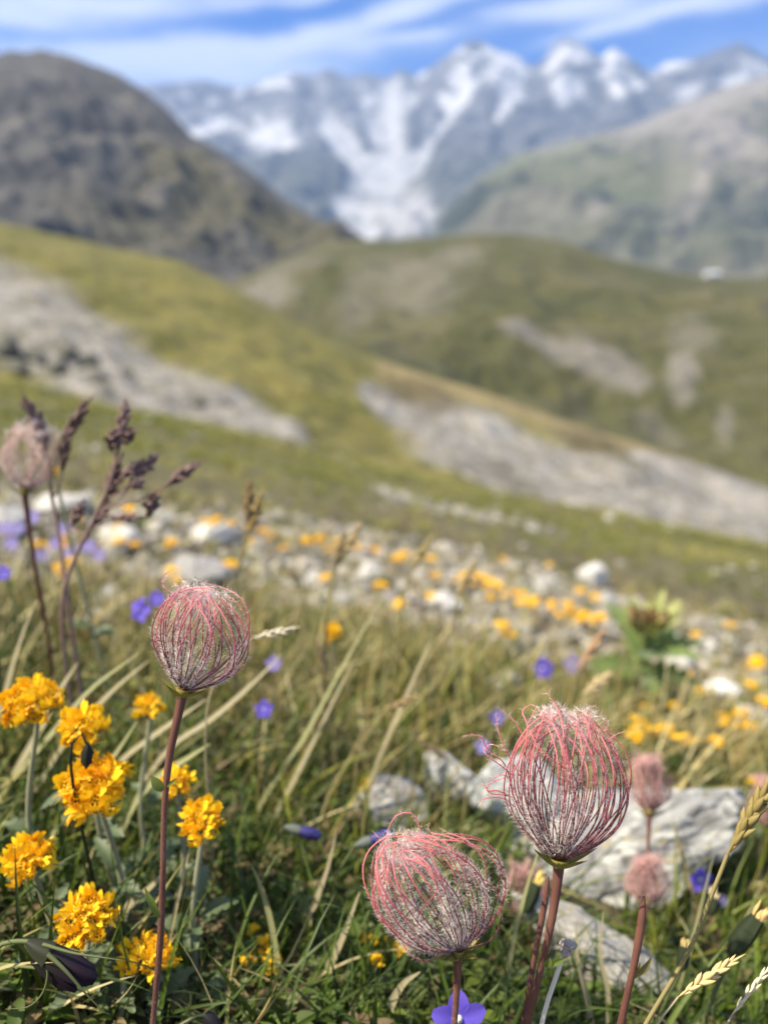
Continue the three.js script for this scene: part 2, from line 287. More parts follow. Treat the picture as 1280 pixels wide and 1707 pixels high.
// snow range with the glacier
const ROCK = [[285, 157, 24, 15, 0], [348, 162, 40, 34, 20], [350, 140, 40, 8, 10, .8], [422, 172, 19, 12, 0], [510, 160, 19, 27, -35], [668, 122, 10, 8], [686, 228, 25, 42, 5], [732, 196, 14, 22, 0], [790, 76, 16, 14], [800, 112, 8, 22, 40, .9], [816, 172, 30, 34, -20], [780, 185, 30, 14, -30, .8], [545, 125, 12, 9, 0, .7], [488, 122, 12, 8, 0, .6],
  [400, 245, 28, 24, 0], [520, 275, 70, 45, 30], [545, 300, 60, 36, 35], [470, 285, 80, 36, 15], [560, 270, 24, 22, 40], [620, 330, 30, 10, -30, 0], [500, 330, 120, 40, 20]];
const SNOW = [[356, 176, 10, 17, -10], [452, 232, 44, 27, 5], [945, 94, 42, 26, 20], [925, 112, 24, 12, -30], [1022, 95, 24, 13, 20], [942, 157, 30, 15, -24], [1016, 132, 27, 13, -18], [1030, 163, 19, 12, 10], [1060, 148, 15, 14], [1116, 115, 34, 12, -15], [1090, 124, 16, 14], [1245, 120, 16, 14, 30, .5], [1275, 130, 20, 12, 0, .7], [1220, 146, 28, 9, -15, .8], [1140, 168, 24, 9, -15, .7], [850, 115, 30, 40, 20], [855, 160, 22, 24, 25], [845, 100, 20, 14], ...path([[830, 215, 6], [850, 190, 10]], 8)];
const ICE = [...path([[740, 205, 9], [728, 235, 10], [700, 268, 13], [670, 288, 20], [640, 300, 26], [605, 318, 27], [582, 345, 30], [590, 372, 32], [605, 395, 32]], 20), ...path([[655, 170, 30], [640, 215, 34], [648, 275, 26]], 40), ...path([[545, 215, 18], [595, 265, 18], [635, 292, 18]], 20)];
const rangeRelief = (p) => ridged(p.x * 0.0012 + p.z * 0.0003, p.z * 0.0006, 1, 5);
hillside('snow_mountain_range', [
  [[-500, 700, 5000], [300, 480, 5000], [560, 430, 5000], [720, 430, 5000], [1280, 480, 5000], [1780, 480, 5000]],
  [[-500, 500, 5600], [300, 380, 5800], [480, 350, 5900], [560, 375, 5700], [600, 385, 5600], [720, 385, 5600], [800, 330, 6200], [1280, 300, 6400], [1780, 300, 6400]],
  [[-500, 300, 7500], [300, 250, 7500], [480, 255, 7400], [560, 275, 7300], [620, 300, 7000], [700, 265, 7300], [800, 215, 7600], [1000, 200, 7600], [1280, 180, 7600], [1780, 180, 7600]],
  [[-500, 160, 9500], [200, 145, 9500], [280, 142, 9500], [340, 134, 9500], [400, 148, 9400], [440, 136, 9400], [490, 119, 9500], [520, 128, 9500], [548, 117, 9500], [580, 130, 9600], [610, 124, 9600], [645, 134, 9600], [667, 116, 9500], [690, 128, 9500], [720, 112, 9400], [760, 84, 9300], [784, 66, 9300], [800, 68, 9300], [830, 84, 9300], [862, 96, 9300], [884, 112, 9300], [904, 102, 9300], [922, 74, 9300], [945, 62, 9300], [972, 74, 9300], [1000, 98, 9300], [1022, 80, 9300], [1046, 96, 9300], [1084, 122, 9200], [1112, 104, 9200], [1160, 96, 9100], [1200, 82, 9100], [1232, 70, 9100], [1256, 86, 9100], [1290, 104, 9100], [1400, 120, 9100], [1780, 110, 9100]],
], {
  x0: 60, x1: 1700, nu: 420, nv: 90, back: [2500, 1500], uv: 300, material: terrainMat,
  amp: (p, px, py, v, over) => { const e = sstep(1, 0.88, v) * 0.86 + 0.14; p.y += ((rangeRelief(p) * 230 + fbm(p.x * 0.005, p.z * 0.004, 4, 4) * 80) * (1 - 0.6 * patches(ICE, px, py, 0, 1)) - 70) * e * (1 - over * 0.4); },
  color: (p, px, py, v) => {
    const n = fbm(p.x * 0.0016, p.y * 0.0025, p.z * 0.0008, 4), m = fbm(p.x * 0.006, p.y * 0.009, p.z * 0.003, 4);
    const w = n * 0.5 + m * 0.6;
    let s = px < 900 ? sstep(262 + n * 60, 232 + n * 60, py + (px > 700 ? (px - 700) * 0.35 : 0)) : 0.0; // snow line
    s = s * (1 - patches(ROCK, px, py, w, 0.6)); if (px > 868 - (py - 105) * 0.5 && px < 900) s = 0;
    s *= 1 - 0.85 * sstep(0.20, 0.42, rangeRelief(p) + m * 0.7 - 0.12);
    s = max(s, patches(SNOW, px, py, w * 1.3, 0.9), patches(ICE, px, py, w * 0.5, 0.6)); s = clamp(s - max(0, m + n * 0.5 - 0.16) * 2.2);
    let c = mix3([0.078, 0.081, 0.081], [0.14, 0.14, 0.134], clamp(0.5 + m * 2));
    c = mix3(c, [0.09, 0.095, 0.07], sstep(230, 300, py) * 0.7); c = mix3(c, [0.36, 0.36, 0.36], patches([[678, 362, 48, 44]], px, py, m * 0.4, 0.8));
    return mix3(c, mix3([0.50, 0.505, 0.515], [0.30, 0.31, 0.32], clamp(patches(ICE, px, py, w * 0.5, 0.6) * 0.75 + m * 1.3)), s * 0.95);
  },
});

// ---------------------------------------------------------------- stones
function rockGeo(seed, det = 3, flat = 0.7, base = [0.40, 0.39, 0.37], lichen = [0.50, 0.51, 0.45], dark = [0.12, 0.115, 0.105]) {
  const R = rng(seed), g0 = new THREE.IcosahedronGeometry(1, det * 3), p = g0.attributes.position, planes = [], q = V();
  for (let i = 0; i < 15; i++) planes.push([V(R.s(), R.s(), R.s()).normalize(), R.r(0.62, 0.95)]);
  const col = [];
  for (let i = 0; i < p.count; i++) {
    q.fromBufferAttribute(p, i).normalize(); let r = 1.05; for (const [n, d] of planes) { const c = q.dot(n); if (c > 0.05) r = min(r, d / c); }
    const a = fbm(q.x * 2.3 + seed, q.y * 2.3, q.z * 2.3, 4), b = fbm(q.x * 7 + seed, q.y * 7, q.z * 7, 4);
    r *= 1 + a * 0.16 + b * 0.09; p.setXYZ(i, q.x * r, q.y * r * flat, q.z * r);
    const l = fbm(q.x * 5, q.y * 5 + seed, q.z * 5, 4), k = fbm(q.x * 11 + 5, q.y * 11, q.z * 11 + seed, 3);
    let c = mix3(base, lichen, sstep(0.02, 0.2, l)); c = mix3(c, dark, sstep(0.14, 0.34, k + a * 0.4) * 0.8); c = mix3(c, [0.34, 0.29, 0.13], sstep(0.20, 0.27, fbm(q.x * 8, q.y * 8 + 3, q.z * 8 + seed, 3)) * 0.6); c = mix3(c, dark, sstep(0.025, 0.0, abs(fbm(q.x * 2.6 + seed, q.y * 2.6, q.z * 2.6 + 9, 3))) * 0.7); col.push(...mix3(c, [0.7, 0.69, 0.65], sstep(0.18, 0.3, -k) * 0.25));
  }
  const g = new THREE.BufferGeometry(); g.setAttribute('position', p); g.setAttribute('uv', g0.attributes.uv); g.setAttribute('color', new THREE.Float32BufferAttribute(col, 3));
  g.computeVertexNormals(); return g;
}
const rockMat = mat([1, 1, 1], 0.9, vc);
function single(name, label, category, geo, m, group) { const o = new THREE.Mesh(geo, m); o.name = numbered(name); o.userData = { label, category }; if (group) o.userData.group = group; o.castShadow = o.receiveShadow = true; scene.add(o); return o; }
function rock(label, px, py, w, h, seed, o = {}) {
  const b = hit(px, py + h * 0.42), d = o.d ?? b.d, s = d / F, g = rockGeo(seed, w > 150 ? 12 : 4, 1, o.base, o.lichen, o.dark);
  const m = single('rock', label, 'rock', g, rockMat); const e = dirOf(px, py).normalize();
  m.position.copy(at(px, py, d)); m.scale.set(w * s * 0.56, h * s * 0.62, w * s * (o.deep ?? 0.5)); m.rotation.set(o.rx ?? -0.3, o.ry ?? 0, o.rz ?? 0); return m;
}
const PALE = { base: [0.46, 0.45, 0.42], lichen: [0.56, 0.55, 0.51], dark: [0.25, 0.24, 0.22] }, GREY = { base: [0.33, 0.335, 0.33], lichen: [0.46, 0.47, 0.45], dark: [0.13, 0.13, 0.13] };
rock('large pale grey lichen-flecked boulder behind the tallest seed head', 1030, 1412, 380, 200, 11, { rz: 0.3, deep: 0.3, d: 0.56, base: [0.25, 0.255, 0.25], lichen: [0.42, 0.43, 0.40], dark: [0.10, 0.10, 0.095] });
rock('whitish end of a boulder just behind the tallest seed head', 846, 1325, 150, 120, 12, { d: 0.56, deep: 0.3, base: [0.36, 0.38, 0.38], lichen: [0.5, 0.52, 0.5], dark: [0.2, 0.2, 0.2], rz: -0.2 });
rock('pale slanting stone slab behind the broken reddish stem', 985, 1590, 300, 95, 13, { ...PALE, rz: -0.62, deep: 0.22, base: [0.34, 0.32, 0.28], lichen: [0.42, 0.40, 0.34] });
rock('grey upright stone between two seed heads', 745, 1302, 92, 96, 14, { ...GREY, rz: 0.2, base: [0.42, 0.43, 0.44] });
rock('dark brown stone low in the grass above the blue buds', 640, 1345, 130, 70, 15, { ...GREY, base: [0.27, 0.25, 0.22] });
rock('small white stone in the stony belt by the left seed head', 150, 1035, 58, 36, 16, PALE);
rock('dark grey boulder in the stony belt above the left seed head', 318, 958, 110, 46, 17, { ...GREY, base: [0.24, 0.235, 0.23], lichen: [0.33, 0.32, 0.31] });
rock('cream boulder with yellow flowers around it', 350, 892, 76, 34, 18, { base: [0.60, 0.58, 0.51], lichen: [0.68, 0.66, 0.58], dark: [0.3, 0.28, 0.22] });
rock('pale boulder beneath the blurred purple grass panicle', 104, 846, 84, 46, 19, PALE);
rock('grey-white boulder at the edge of the frame under the hazy seed head', 10, 868, 70, 46, 20, PALE);
rock('pale boulder beside the foot of the purple panicle', 196, 900, 64, 40, 21, { ...PALE, base: [0.48, 0.47, 0.43] });
rock('round white stone lying alone on the green meadow', 986, 965, 46, 44, 22, { base: [0.55, 0.54, 0.51], lichen: [0.64, 0.63, 0.59], dark: [0.5, 0.49, 0.46] });
rock('small grey stone just below the round white one', 1008, 1005, 34, 30, 23, GREY);
rock('white stone to the upper side of the thistle', 1181, 1080, 40, 34, 24, PALE);
rock('bright white flat stone near the edge past the thistle', 1202, 1156, 56, 34, 25, { base: [0.74, 0.75, 0.76], lichen: [0.8, 0.8, 0.8], dark: [0.5, 0.5, 0.5] });
rock('broad pale boulder at the edge of the frame past the thistle', 1262, 1200, 80, 46, 26, PALE);
rock('pale round stone in front of the thistle clump', 840, 1146, 50, 46, 27, PALE);
rock('white oblong stone among the yellow flowers', 740, 1010, 52, 36, 28, { base: [0.52, 0.51, 0.48], lichen: [0.6, 0.59, 0.55], dark: [0.4, 0.38, 0.36] });
rock('white stone between tan grass spikes in the yellow band', 617, 958, 40, 34, 29, PALE);
rock('pale stone below the thistle flower heads', 1136, 1110, 44, 40, 30, PALE);
// stones strewn over the stony belt and the meadow
{
  const R = rng(77), geos = [0, 1, 2, 3, 4, 5, 6, 7].map((k) => rockGeo(200 + k, 1, R.r(0.55, 0.8), ...(k % 3 ? [[0.36, 0.345, 0.315], [0.46, 0.445, 0.40], [0.16, 0.15, 0.13]] : [[0.22, 0.20, 0.19], [0.30, 0.28, 0.26], [0.10, 0.09, 0.085]])));
  let k = 0;
  for (let i = 0; i < 4000 && k < 200; i++) {
    const a = R.s(0.62), r = k < 125 ? R.r(0.8, 2.1) : R.r(2.1, 9), x = sin(a) * r, z = -cos(a) * r; if (k < 125 && stony(x, z) < 0.3 + R() * 0.5) continue;
    const s = (k < 125 ? R.r(0.005, 0.02) * (1 + r * 0.2) : R.r(0.008, 0.022) * (0.6 + r * 0.22)) * (R() < 0.15 ? 1.5 : 1);
    const m = single('stone', k < 125 ? 'weathered pale stone in the rubbly belt among dry grass' : 'small pale stone scattered over the green slope beyond', 'stone', geos[k % 8], rockMat, k < 125 ? 'stones of the rubbly belt' : 'stones on the green slope');
    m.position.set(x, groundY(x, z) + s * 0.25, z); m.scale.set(s * R.r(0.8, 1.4), s * R.r(0.6, 1), s * R.r(0.8, 1.2)); m.rotation.set(R.s(0.4), R() * 6, R.s(0.4)); k++;
  }
  // gravel
  const inst = new THREE.InstancedMesh(geos[1], rockMat, 5200), M = new THREE.Matrix4(), Q = new THREE.Quaternion(), E = new THREE.Euler(), c = L(1, 1, 1); let n = 0;
  for (let i = 0; i < 60000 && n < 5200; i++) { const a = R.s(0.75), r = 0.3 + 4.6 * Math.pow(R(), 0.8), x = sin(a) * r, z = -cos(a) * r; if (stony(x, z) < R() * 0.9 + 0.12) continue; const s = R.r(0.003, 0.014) * (0.8 + r * 0.3); E.set(R() * 6, R() * 6, R() * 6); Q.setFromEuler(E); M.compose(V(x, groundY(x, z) + s * 0.3, z), Q, V(s, s * R.r(0.6, 1), s)); inst.setMatrixAt(n, M); const b = R.r(0.55, 1.25); inst.setColorAt(n++, c.setRGB(b, b * 0.98, b * 0.93)); }
  inst.count = n; inst.name = 'gravel'; inst.userData = { kind: 'stuff', label: 'fine pale gravel between the stones of the meadow', category: 'gravel' }; inst.castShadow = inst.receiveShadow = true; scene.add(inst);
}
// boulders on the scree across the gully
[[8, 575, 44, 42], [60, 590, 46, 40], [95, 612, 46, 34], [150, 606, 40, 44], [172, 632, 36, 26], [118, 588, 34, 26], [30, 610, 46, 24], [330, 668, 26, 14], [372, 672, 24, 12], [212, 620, 24, 14]].forEach(([px, py, w, h], i) => {
  const p = ridge.find(px, py + h * 0.3), s = ridge.depth / F, m = single('boulder', 'dark boulder in the jumble on the grey scree, ' + ['farthest out at the frame edge', 'tall one with pale rock above it', 'low broad one in its middle', 'tall one nearest the bare scree', 'lowest one at its downhill end', 'small one tucked at its top', 'flat one at its foot', 'small one alone on the lower scree', 'last small one down the scree', 'small one just past the tall ones'][i], 'boulder', rockGeo(300 + i, 3, 1, [0.085, 0.085, 0.07], [0.13, 0.13, 0.10], [0.03, 0.032, 0.026]), rockMat);
  m.position.copy(p).add(V(0, h * s * 0.12, 0)); m.scale.set(w * s * 0.55, h * s * 0.6, w * s * 0.5); m.rotation.set(0, i, 0.1 * (i % 3));
});
{ // little white mountain station on the far hill
  const p = hill.find(1188, 461), d = hill.depth, s = d / F, g = thing('mountain_hut', 'tiny white building on the crest of the green hill', 'hut', p), w = 22 * s, h = 6 * s, dp = 5;
  const wall = new THREE.BoxGeometry(w, h, dp); wall.translate(p.x, p.y + h * 0.45, p.z); part('wall', wall, mat([0.75, 0.75, 0.73], 0.7), g);
  const sh = new THREE.Shape([new THREE.Vector2(-dp * 0.56, 0), new THREE.Vector2(dp * 0.56, 0), new THREE.Vector2(0, 3 * s)]); const rf = new THREE.ExtrudeGeometry(sh, { depth: w * 1.05, bevelEnabled: false }); rf.rotateY(PI / 2); rf.translate(p.x - w * 0.525, p.y + h * 0.955, p.z); part('roof', rf, mat([0.55, 0.57, 0.6], 0.4), g);
  for (let i = 0; i < 5; i++) { const q = new THREE.BoxGeometry(w * 0.08, h * 0.3, 0.2); q.translate(p.x + (i - 2) * w * 0.18, p.y + h * 0.55, p.z + dp / 2 + 0.05); part('window', q, mat([0.04, 0.05, 0.06], 0.2), g); }
}

// ---------------------------------------------------------------- seed heads
const styleMat = mat([1, 1, 1], 0.5, vc), hairMat = leafMat([0.97, 0.93, 0.91], 0.5, 0.8), pinkHair = leafMat([0.72, 0.46, 0.42], 0.4, 0.8), stemMat = mat([1, 1, 1], 0.7, vc), sepalMat = leafMat([1, 1, 1], 0.2, 0.6, vc);
function hairsOn(curves, count, len0, len1, width, R, base0 = 1, t0 = 0.06, t1 = 0.98) {
  const pos = [], nor = [], P = V(), T = V(), A = V(), B = V();
  for (const c of curves) { const pts = c.getSpacedPoints(60); for (let i = 0; i < count; i++) {
    const t = lerp(t0, t1, R()), k = min(58, floor(t * 60)); P.lerpVectors(pts[k], pts[k + 1], t * 60 - k); T.subVectors(pts[k + 1], pts[k]).normalize();
    A.set(R.s(), R.s(), R.s()).cross(T).normalize(); B.copy(A).addScaledVector(T, R.r(0, 0.7)).normalize(); const l = lerp(len0, len1, R()) * lerp(base0, 1, sstep(0.0, 0.4, t)), s = A.clone().cross(T).multiplyScalar(width / 2);
    pos.push(P.x - s.x, P.y - s.y, P.z - s.z, P.x + s.x, P.y + s.y, P.z + s.z, P.x + B.x * l, P.y + B.y * l, P.z + B.z * l); for (let q = 0; q < 3; q++) nor.push(T.x, T.y, T.z); } }
  const g = new THREE.BufferGeometry(); g.setAttribute('position', new THREE.Float32BufferAttribute(pos, 3)); g.setAttribute('normal', new THREE.Float32BufferAttribute(nor, 3)); g.setAttribute('uv', new THREE.Float32BufferAttribute(new Float32Array(pos.length / 3 * 2), 2));
  g.setIndex([...Array(pos.length / 3).keys()]); return g;
}
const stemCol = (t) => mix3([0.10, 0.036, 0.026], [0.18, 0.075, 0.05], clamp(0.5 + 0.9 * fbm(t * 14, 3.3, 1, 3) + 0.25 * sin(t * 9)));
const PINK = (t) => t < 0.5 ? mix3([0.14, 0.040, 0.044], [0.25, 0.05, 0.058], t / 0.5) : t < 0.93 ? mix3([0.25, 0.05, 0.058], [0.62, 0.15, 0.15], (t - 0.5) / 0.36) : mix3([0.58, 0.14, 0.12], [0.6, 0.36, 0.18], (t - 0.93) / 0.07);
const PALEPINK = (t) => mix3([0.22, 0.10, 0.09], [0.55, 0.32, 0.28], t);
function seedPlant(o) {
  const { d, B, C, R: rad, T, n, seed, stem, label } = o, R = rng(seed), s = d / F, hp = (v) => at(v[0], v[1], d + v[2] * s);
  const sp = stem.map((q) => at(q[0], q[1], q[2] ?? d)), base = sp[sp.length - 1].clone();
  const root = thing('seed_head_plant', label, 'seed head', base, o.group);
  const sr = (o.stemW ?? 10) / 2 * s;
  const stg = tube(sp, sr * 1.15, sr * 1.05, 30, 8, stemCol, (t) => sr * (1.0 + 0.45 * exp(-t * 18) + 0.1 * sin(t * 17)));
  const stemMesh = part('stem', stg, stemMat, root);
  if (o.detail) part('hair', hairsOn([new THREE.CatmullRomCurve3(sp, false, 'centripetal')], 2600, 0.0009, 0.0021, 0.00006, R), hairMat, stemMesh, 'stuff');
  // calyx
  const axis = sp[0].clone().sub(sp[1]).normalize(), Bw = hp([...B, 0]), cupR = 15 * s * (o.k ?? 1);
  const calyx = part('calyx', spindle(sp[0].clone().addScaledVector(axis, -2 * s), Bw.clone().addScaledVector(axis, 4 * s), [[0, sr * 1.2], [0.3, sr * 1.7], [0.7, cupR * 0.85], [1, cupR], [0.9, cupR * 0.8], [0.8, 0.0001]], 14, (t) => mix3([0.16, 0.11, 0.04], [0.24, 0.22, 0.045], clamp(t))), mat([1, 1, 1], 0.6, vc), root);
  const f1 = V(0.8, 0.1, 0.5).cross(axis).normalize(), f2 = axis.clone().cross(f1);
  for (let i = 0; i < 10; i++) {
    const big = i % 2 === 0, a = (i / 10) * 2 * PI + (o.turn ?? 0.4), out = f1.clone().multiplyScalar(cos(a)).addScaledVector(f2, sin(a)), len = (big ? 60 : 38) * s * (o.k ?? 1) * R.r(0.85, 1.1);
    const g = leaf(len, (t) => (big ? 0.17 : 0.09) * (1 - t * t * 0.9) * (0.75 + 0.6 * t) * (1 - sstep(0.75, 1, t) * 0.75), -0.25, 0.5, 6, 2);
    tint(g, (x, y) => mix3([0.24, 0.225, 0.04], [0.19, 0.075, 0.03], sstep(0.55, 1.15, y / len + R() * 0.05)));
    orient(g, out.clone().multiplyScalar(o.open ?? 1.1).addScaledVector(axis, 0.55), axis.clone().addScaledVector(out, -0.4), Bw.clone().addScaledVector(out, cupR * 0.75).addScaledVector(axis, -9 * s));
    part('sepal', g, sepalMat, calyx);
  }
  // styles: long feathery hairs that bulge round and meet at the top
  const b = V((B[0] - C[0]) / rad[0], (B[1] - C[1]) / rad[1], 0).normalize(), u = V(-b.y, b.x, 0), v = V(0, 0, 1), Cv = V(...C, 0), Bv = V(...B, 0), Tv = V(...T, 0), Rv = V(...rad), curves = [], geos = [];
  for (let i = 0; i < n; i++) {
    const ph = i * 2.39996 + R.s(0.3), sh = i % 4 === 0 ? R.r(0.35, 0.75) : R.r(0.72, 1.05), aM = R.r(2.3, 3.05), tw = R.s(0.7) + (o.twist ?? 0), conv = R.r(0.1, 0.65), pts = [], wob = R() * 9, tj = V(R.s(o.tipX ?? 34), R.s(o.tipY ?? 16), R.s(34));
    for (let k = 0; k <= 11; k++) {
      const t = k / 11, al = t * aM, p2 = ph + tw * t * t, dir = b.clone().multiplyScalar(cos(al)).addScaledVector(u, sin(al) * cos(p2)).addScaledVector(v, sin(al) * sin(p2));
      const S = Cv.clone().add(dir.multiply(Rv)), A = Bv.clone().lerp(Tv, (1 - cos(al)) / 2), p = A.clone().lerp(S, sh * lerp(o.cone ?? 0.5, 1, sstep(0, 0.5, t)));
      p.lerp(Tv.clone().add(tj), sstep(0.62, 1, t) * conv); p.lerp(Bv.clone().add(V(cos(ph) * 9 * sh, -3, sin(ph) * 9 * sh)), 1 - sstep(0, 0.16, t));
      const wa = sstep(0.1, 0.6, t); p.x += 13 * sin(wob + t * 3.6) * wa; p.y += 4 * cos(wob * 1.7 + t * 4) * wa; p.z += 12 * sin(wob * 2.3 + t * 3.9) * wa; pts.push(p);
    }
    // the free end hooks over
    const e = pts[11].clone(), q = e.clone().sub(pts[10]).setLength(10), side = V(R.s(), R.s(0.6), R.s()).normalize(), hk = R.r(4, (o.hook ?? 14)); pts.push(e.clone().add(q).addScaledVector(side, hk * 0.6)); pts.push(e.clone().addScaledVector(q, 1.2).addScaledVector(side, hk * 1.8));
    curves.push(new THREE.CatmullRomCurve3(pts.map((p) => hp([p.x, p.y, p.z])), false, 'centripetal'));
  }
  for (const f of o.fly ?? []) curves.push(new THREE.CatmullRomCurve3(f.map((p) => hp([p[0], p[1], p[2] ?? 0])), false, 'centripetal'));
  const r0 = (o.hairW ?? 2.5) / 2 * s;
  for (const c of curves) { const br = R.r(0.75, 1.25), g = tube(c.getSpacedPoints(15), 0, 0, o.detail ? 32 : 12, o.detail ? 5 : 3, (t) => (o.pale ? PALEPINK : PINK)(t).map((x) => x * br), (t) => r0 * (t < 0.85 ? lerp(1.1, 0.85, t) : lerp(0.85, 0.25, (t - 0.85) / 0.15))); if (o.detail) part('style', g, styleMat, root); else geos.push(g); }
  if (!o.detail) part('plume', mergeGeometries(geos), styleMat, root);
  part('down', hairsOn(curves, o.detail ? 300 : 110, 7 * s, 16 * s, (o.detail ? 0.46 : 0.5) * s, R, 0.5), o.pink ? pinkHair : hairMat, root, 'stuff');
  for (const [px, py, dx, dy, l, w] of o.bracts ?? []) { const p = at(px, py, d * 0.998), g = leaf(l * s, (t) => (w / l) * sin(PI * clamp(t * 0.9 + 0.1)), 0.5, 0.3, 6, 2); tint(g, (x, y) => mix3([0.14, 0.20, 0.03], [0.2, 0.1, 0.03], sstep(0.6, 1.2, y / (l * s)))); orient(g, V(dx, -dy, 0.1), V(0.2, 0.5, 1), p); part('bract', g, sepalMat, root); }
  return root;
}
const under = (px, py, d, dx = 0) => { const p = at(px, py, d); return [p.x + dx, groundY(p.x + dx, p.z), p.z]; };
// stems run on below the frame to the turf
function toTurf(list) { const [px, py, d] = list[list.length - 1]; return list; }
seedPlant({ label: 'rounded pink feathery seed head on a tall straight stem beside the yellow flowers', d: 0.28, B: [306, 1152], C: [333, 1062], R: [80, 92, 78], T: [322, 990], n: 50, seed: 3, detail: true, twist: 0.1, k: 0.85, turn: 0.2, open: 1.25, tipX: 46, tipY: 12,
  stem: [[304, 1162, 0.28], [297, 1195, 0.28], [283, 1260, 0.281], [275, 1340, 0.283], [272, 1450, 0.286], [268, 1560, 0.29], [256, 1700, 0.295], [244, 1830, 0.30], [236, 1960, 0.305]], stemW: 11,
  fly: [[[300, 1130], [262, 1070], [276, 1010], [284, 990], [273, 975], [272, 962], [279, 954], [288, 950]], [[320, 1140], [400, 1080, -30], [416, 1040, -30], [404, 1000, -20], [372, 980], [340, 972]]],
  bracts: [[272, 1318, -0.5, -1, 34, 9], [277, 1312, 1, -0.9, 26, 3], [267, 1530, -0.45, -1.6, 66, 6]] });
seedPlant({ label: 'large ragged red feathery seed head with strands blown to one side', d: 0.28, B: [932, 1434], C: [946, 1308], R: [104, 128, 92], T: [938, 1202], n: 62, seed: 8, detail: true, twist: -0.1, k: 1.15, turn: 0.9, open: 1.0, tipX: 70, tipY: 26, hook: 20,
  stem: [[931, 1446, 0.28], [928, 1475, 0.28], [918, 1540, 0.281], [902, 1610, 0.284], [880, 1700, 0.288], [856, 1820, 0.294], [840, 1940, 0.30]], stemW: 13,
  fly: [[[915, 1425], [862, 1350], [835, 1330], [800, 1335], [805, 1345]].map((p) => p), [[920, 1425], [868, 1345], [830, 1318], [808, 1318], [816, 1306], [842, 1296], [850, 1290]], [[918, 1425], [860, 1335], [842, 1325], [815, 1322], [806, 1308], [795, 1310]], [[920, 1420], [858, 1320], [838, 1270], [812, 1250], [806, 1232], [790, 1225], [768, 1228]], [[925, 1420], [850, 1290], [826, 1270], [808, 1255], [812, 1242], [835, 1246], [846, 1252]], [[930, 1420], [870, 1300], [838, 1240], [828, 1205], [826, 1185]], [[935, 1420], [900, 1290, -40], [868, 1220], [850, 1195], [828, 1178]], [[925, 1425], [862, 1330], [840, 1290], [826, 1296], [812, 1294]], [[950, 1420], [1040, 1330], [1020, 1240], [1005, 1220], [1016, 1204], [1004, 1200]], [[945, 1420], [1010, 1320, -60], [1000, 1250], [1024, 1226], [1046, 1218]], [[940, 1420], [940, 1300, -80], [936, 1200, -40], [918, 1165], [906, 1148]], [[940, 1420], [960, 1300, -60], [900, 1250, -60], [880, 1210, -40], [872, 1180], [890, 1175], [903, 1190]]],
  bracts: [[908, 1610, 0.9, -0.45, 44, 5], [908, 1612, 0.3, -0.8, 22, 8]] });
seedPlant({ label: 'tangled red feathery seed head leaning over in the middle', d: 0.276, B: [764, 1586], cone: 0.95, C: [720, 1480], R: [112, 112, 96], T: [668, 1436], n: 62, seed: 15, detail: true, twist: 0.25, k: 0.7, turn: 0.1, open: 1.3, tipX: 34, tipY: 40, hook: 24,
  stem: [[763, 1598, 0.276], [762, 1630, 0.277], [758, 1700, 0.28], [752, 1800, 0.285], [748, 1920, 0.292]], stemW: 11,
  fly: [[[760, 1584], [700, 1585], [672, 1570], [664, 1555]], [[755, 1590], [700, 1600], [672, 1575], [668, 1550]], [[764, 1584], [820, 1565], [836, 1520], [815, 1470], [760, 1455], [715, 1415], [702, 1390], [694, 1362], [672, 1352], [650, 1375], [640, 1410]], [[764, 1580], [700, 1555, -60], [700, 1520, -80], [730, 1480, -80], [712, 1440, -70], [675, 1430]], [[764, 1580], [740, 1480, -90], [720, 1430, -60], [710, 1400, -40], [690, 1390], [668, 1388]]] });

// seed heads farther off
const far1 = hit(75, 1040);
seedPlant({ label: 'hazy whitish-pink seed head standing against the slope at the frame edge', group: undefined, d: 0.5, B: [42, 815], C: [50, 766], R: [46, 54, 40], T: [58, 716], n: 40, pale: true, seed: 21, k: 0.45, stem: [[42, 822, 0.5], [48, 870, 0.51], [62, 960, 0.53], [80, 1060, 0.56], [92, 1150, 0.6]], stemW: 8, hairW: 1.6, tipX: 46, tipY: 16 });
seedPlant({ label: 'small blurred pink seed head above the boulder', d: 0.47, pale: true, pink: true, B: [1082, 1352], C: [1082, 1310], R: [30, 44, 30], T: [1080, 1270], n: 46, seed: 22, k: 0.45, stem: [[1082, 1358, 0.46], [1080, 1400, 0.46], [1076, 1470, 0.46], [1070, 1560, 0.46]], stemW: 6, hairW: 1.8, tipX: 14, tipY: 6 });
seedPlant({ label: 'small blurred pink seed head in front of the boulder', d: 0.45, pale: true, pink: true, B: [1078, 1505], C: [1080, 1472], R: [31, 36, 30], T: [1080, 1440], n: 46, seed: 23, k: 0.4, stem: [[1078, 1510, 0.43], [1066, 1560, 0.43], [1060, 1680, 0.43]], stemW: 6, hairW: 1.8, tipX: 14, tipY: 6 });
seedPlant({ label: 'blurred pink seed head low between the two red ones', d: 0.45, pale: true, pink: true, B: [884, 1530], C: [880, 1492], R: [34, 44, 30], T: [878, 1452], n: 44, seed: 24, k: 0.4, stem: [[884, 1536, 0.45], [882, 1580, 0.45], [876, 1640, 0.45]], stemW: 6, hairW: 1.8, tipX: 14, tipY: 6 });
seedPlant({ label: 'blurred pink seed head cut by the frame edge behind the brown grass spike', d: 0.5, pale: true, pink: true, B: [1284, 1372], C: [1284, 1340], R: [28, 38, 28], T: [1284, 1305], n: 40, seed: 25, k: 0.4, stem: [[1284, 1378, 0.58], [1284, 1420, 0.58], [1284, 1520, 0.6]], stemW: 6, hairW: 1.8, tipX: 14, tipY: 6 });

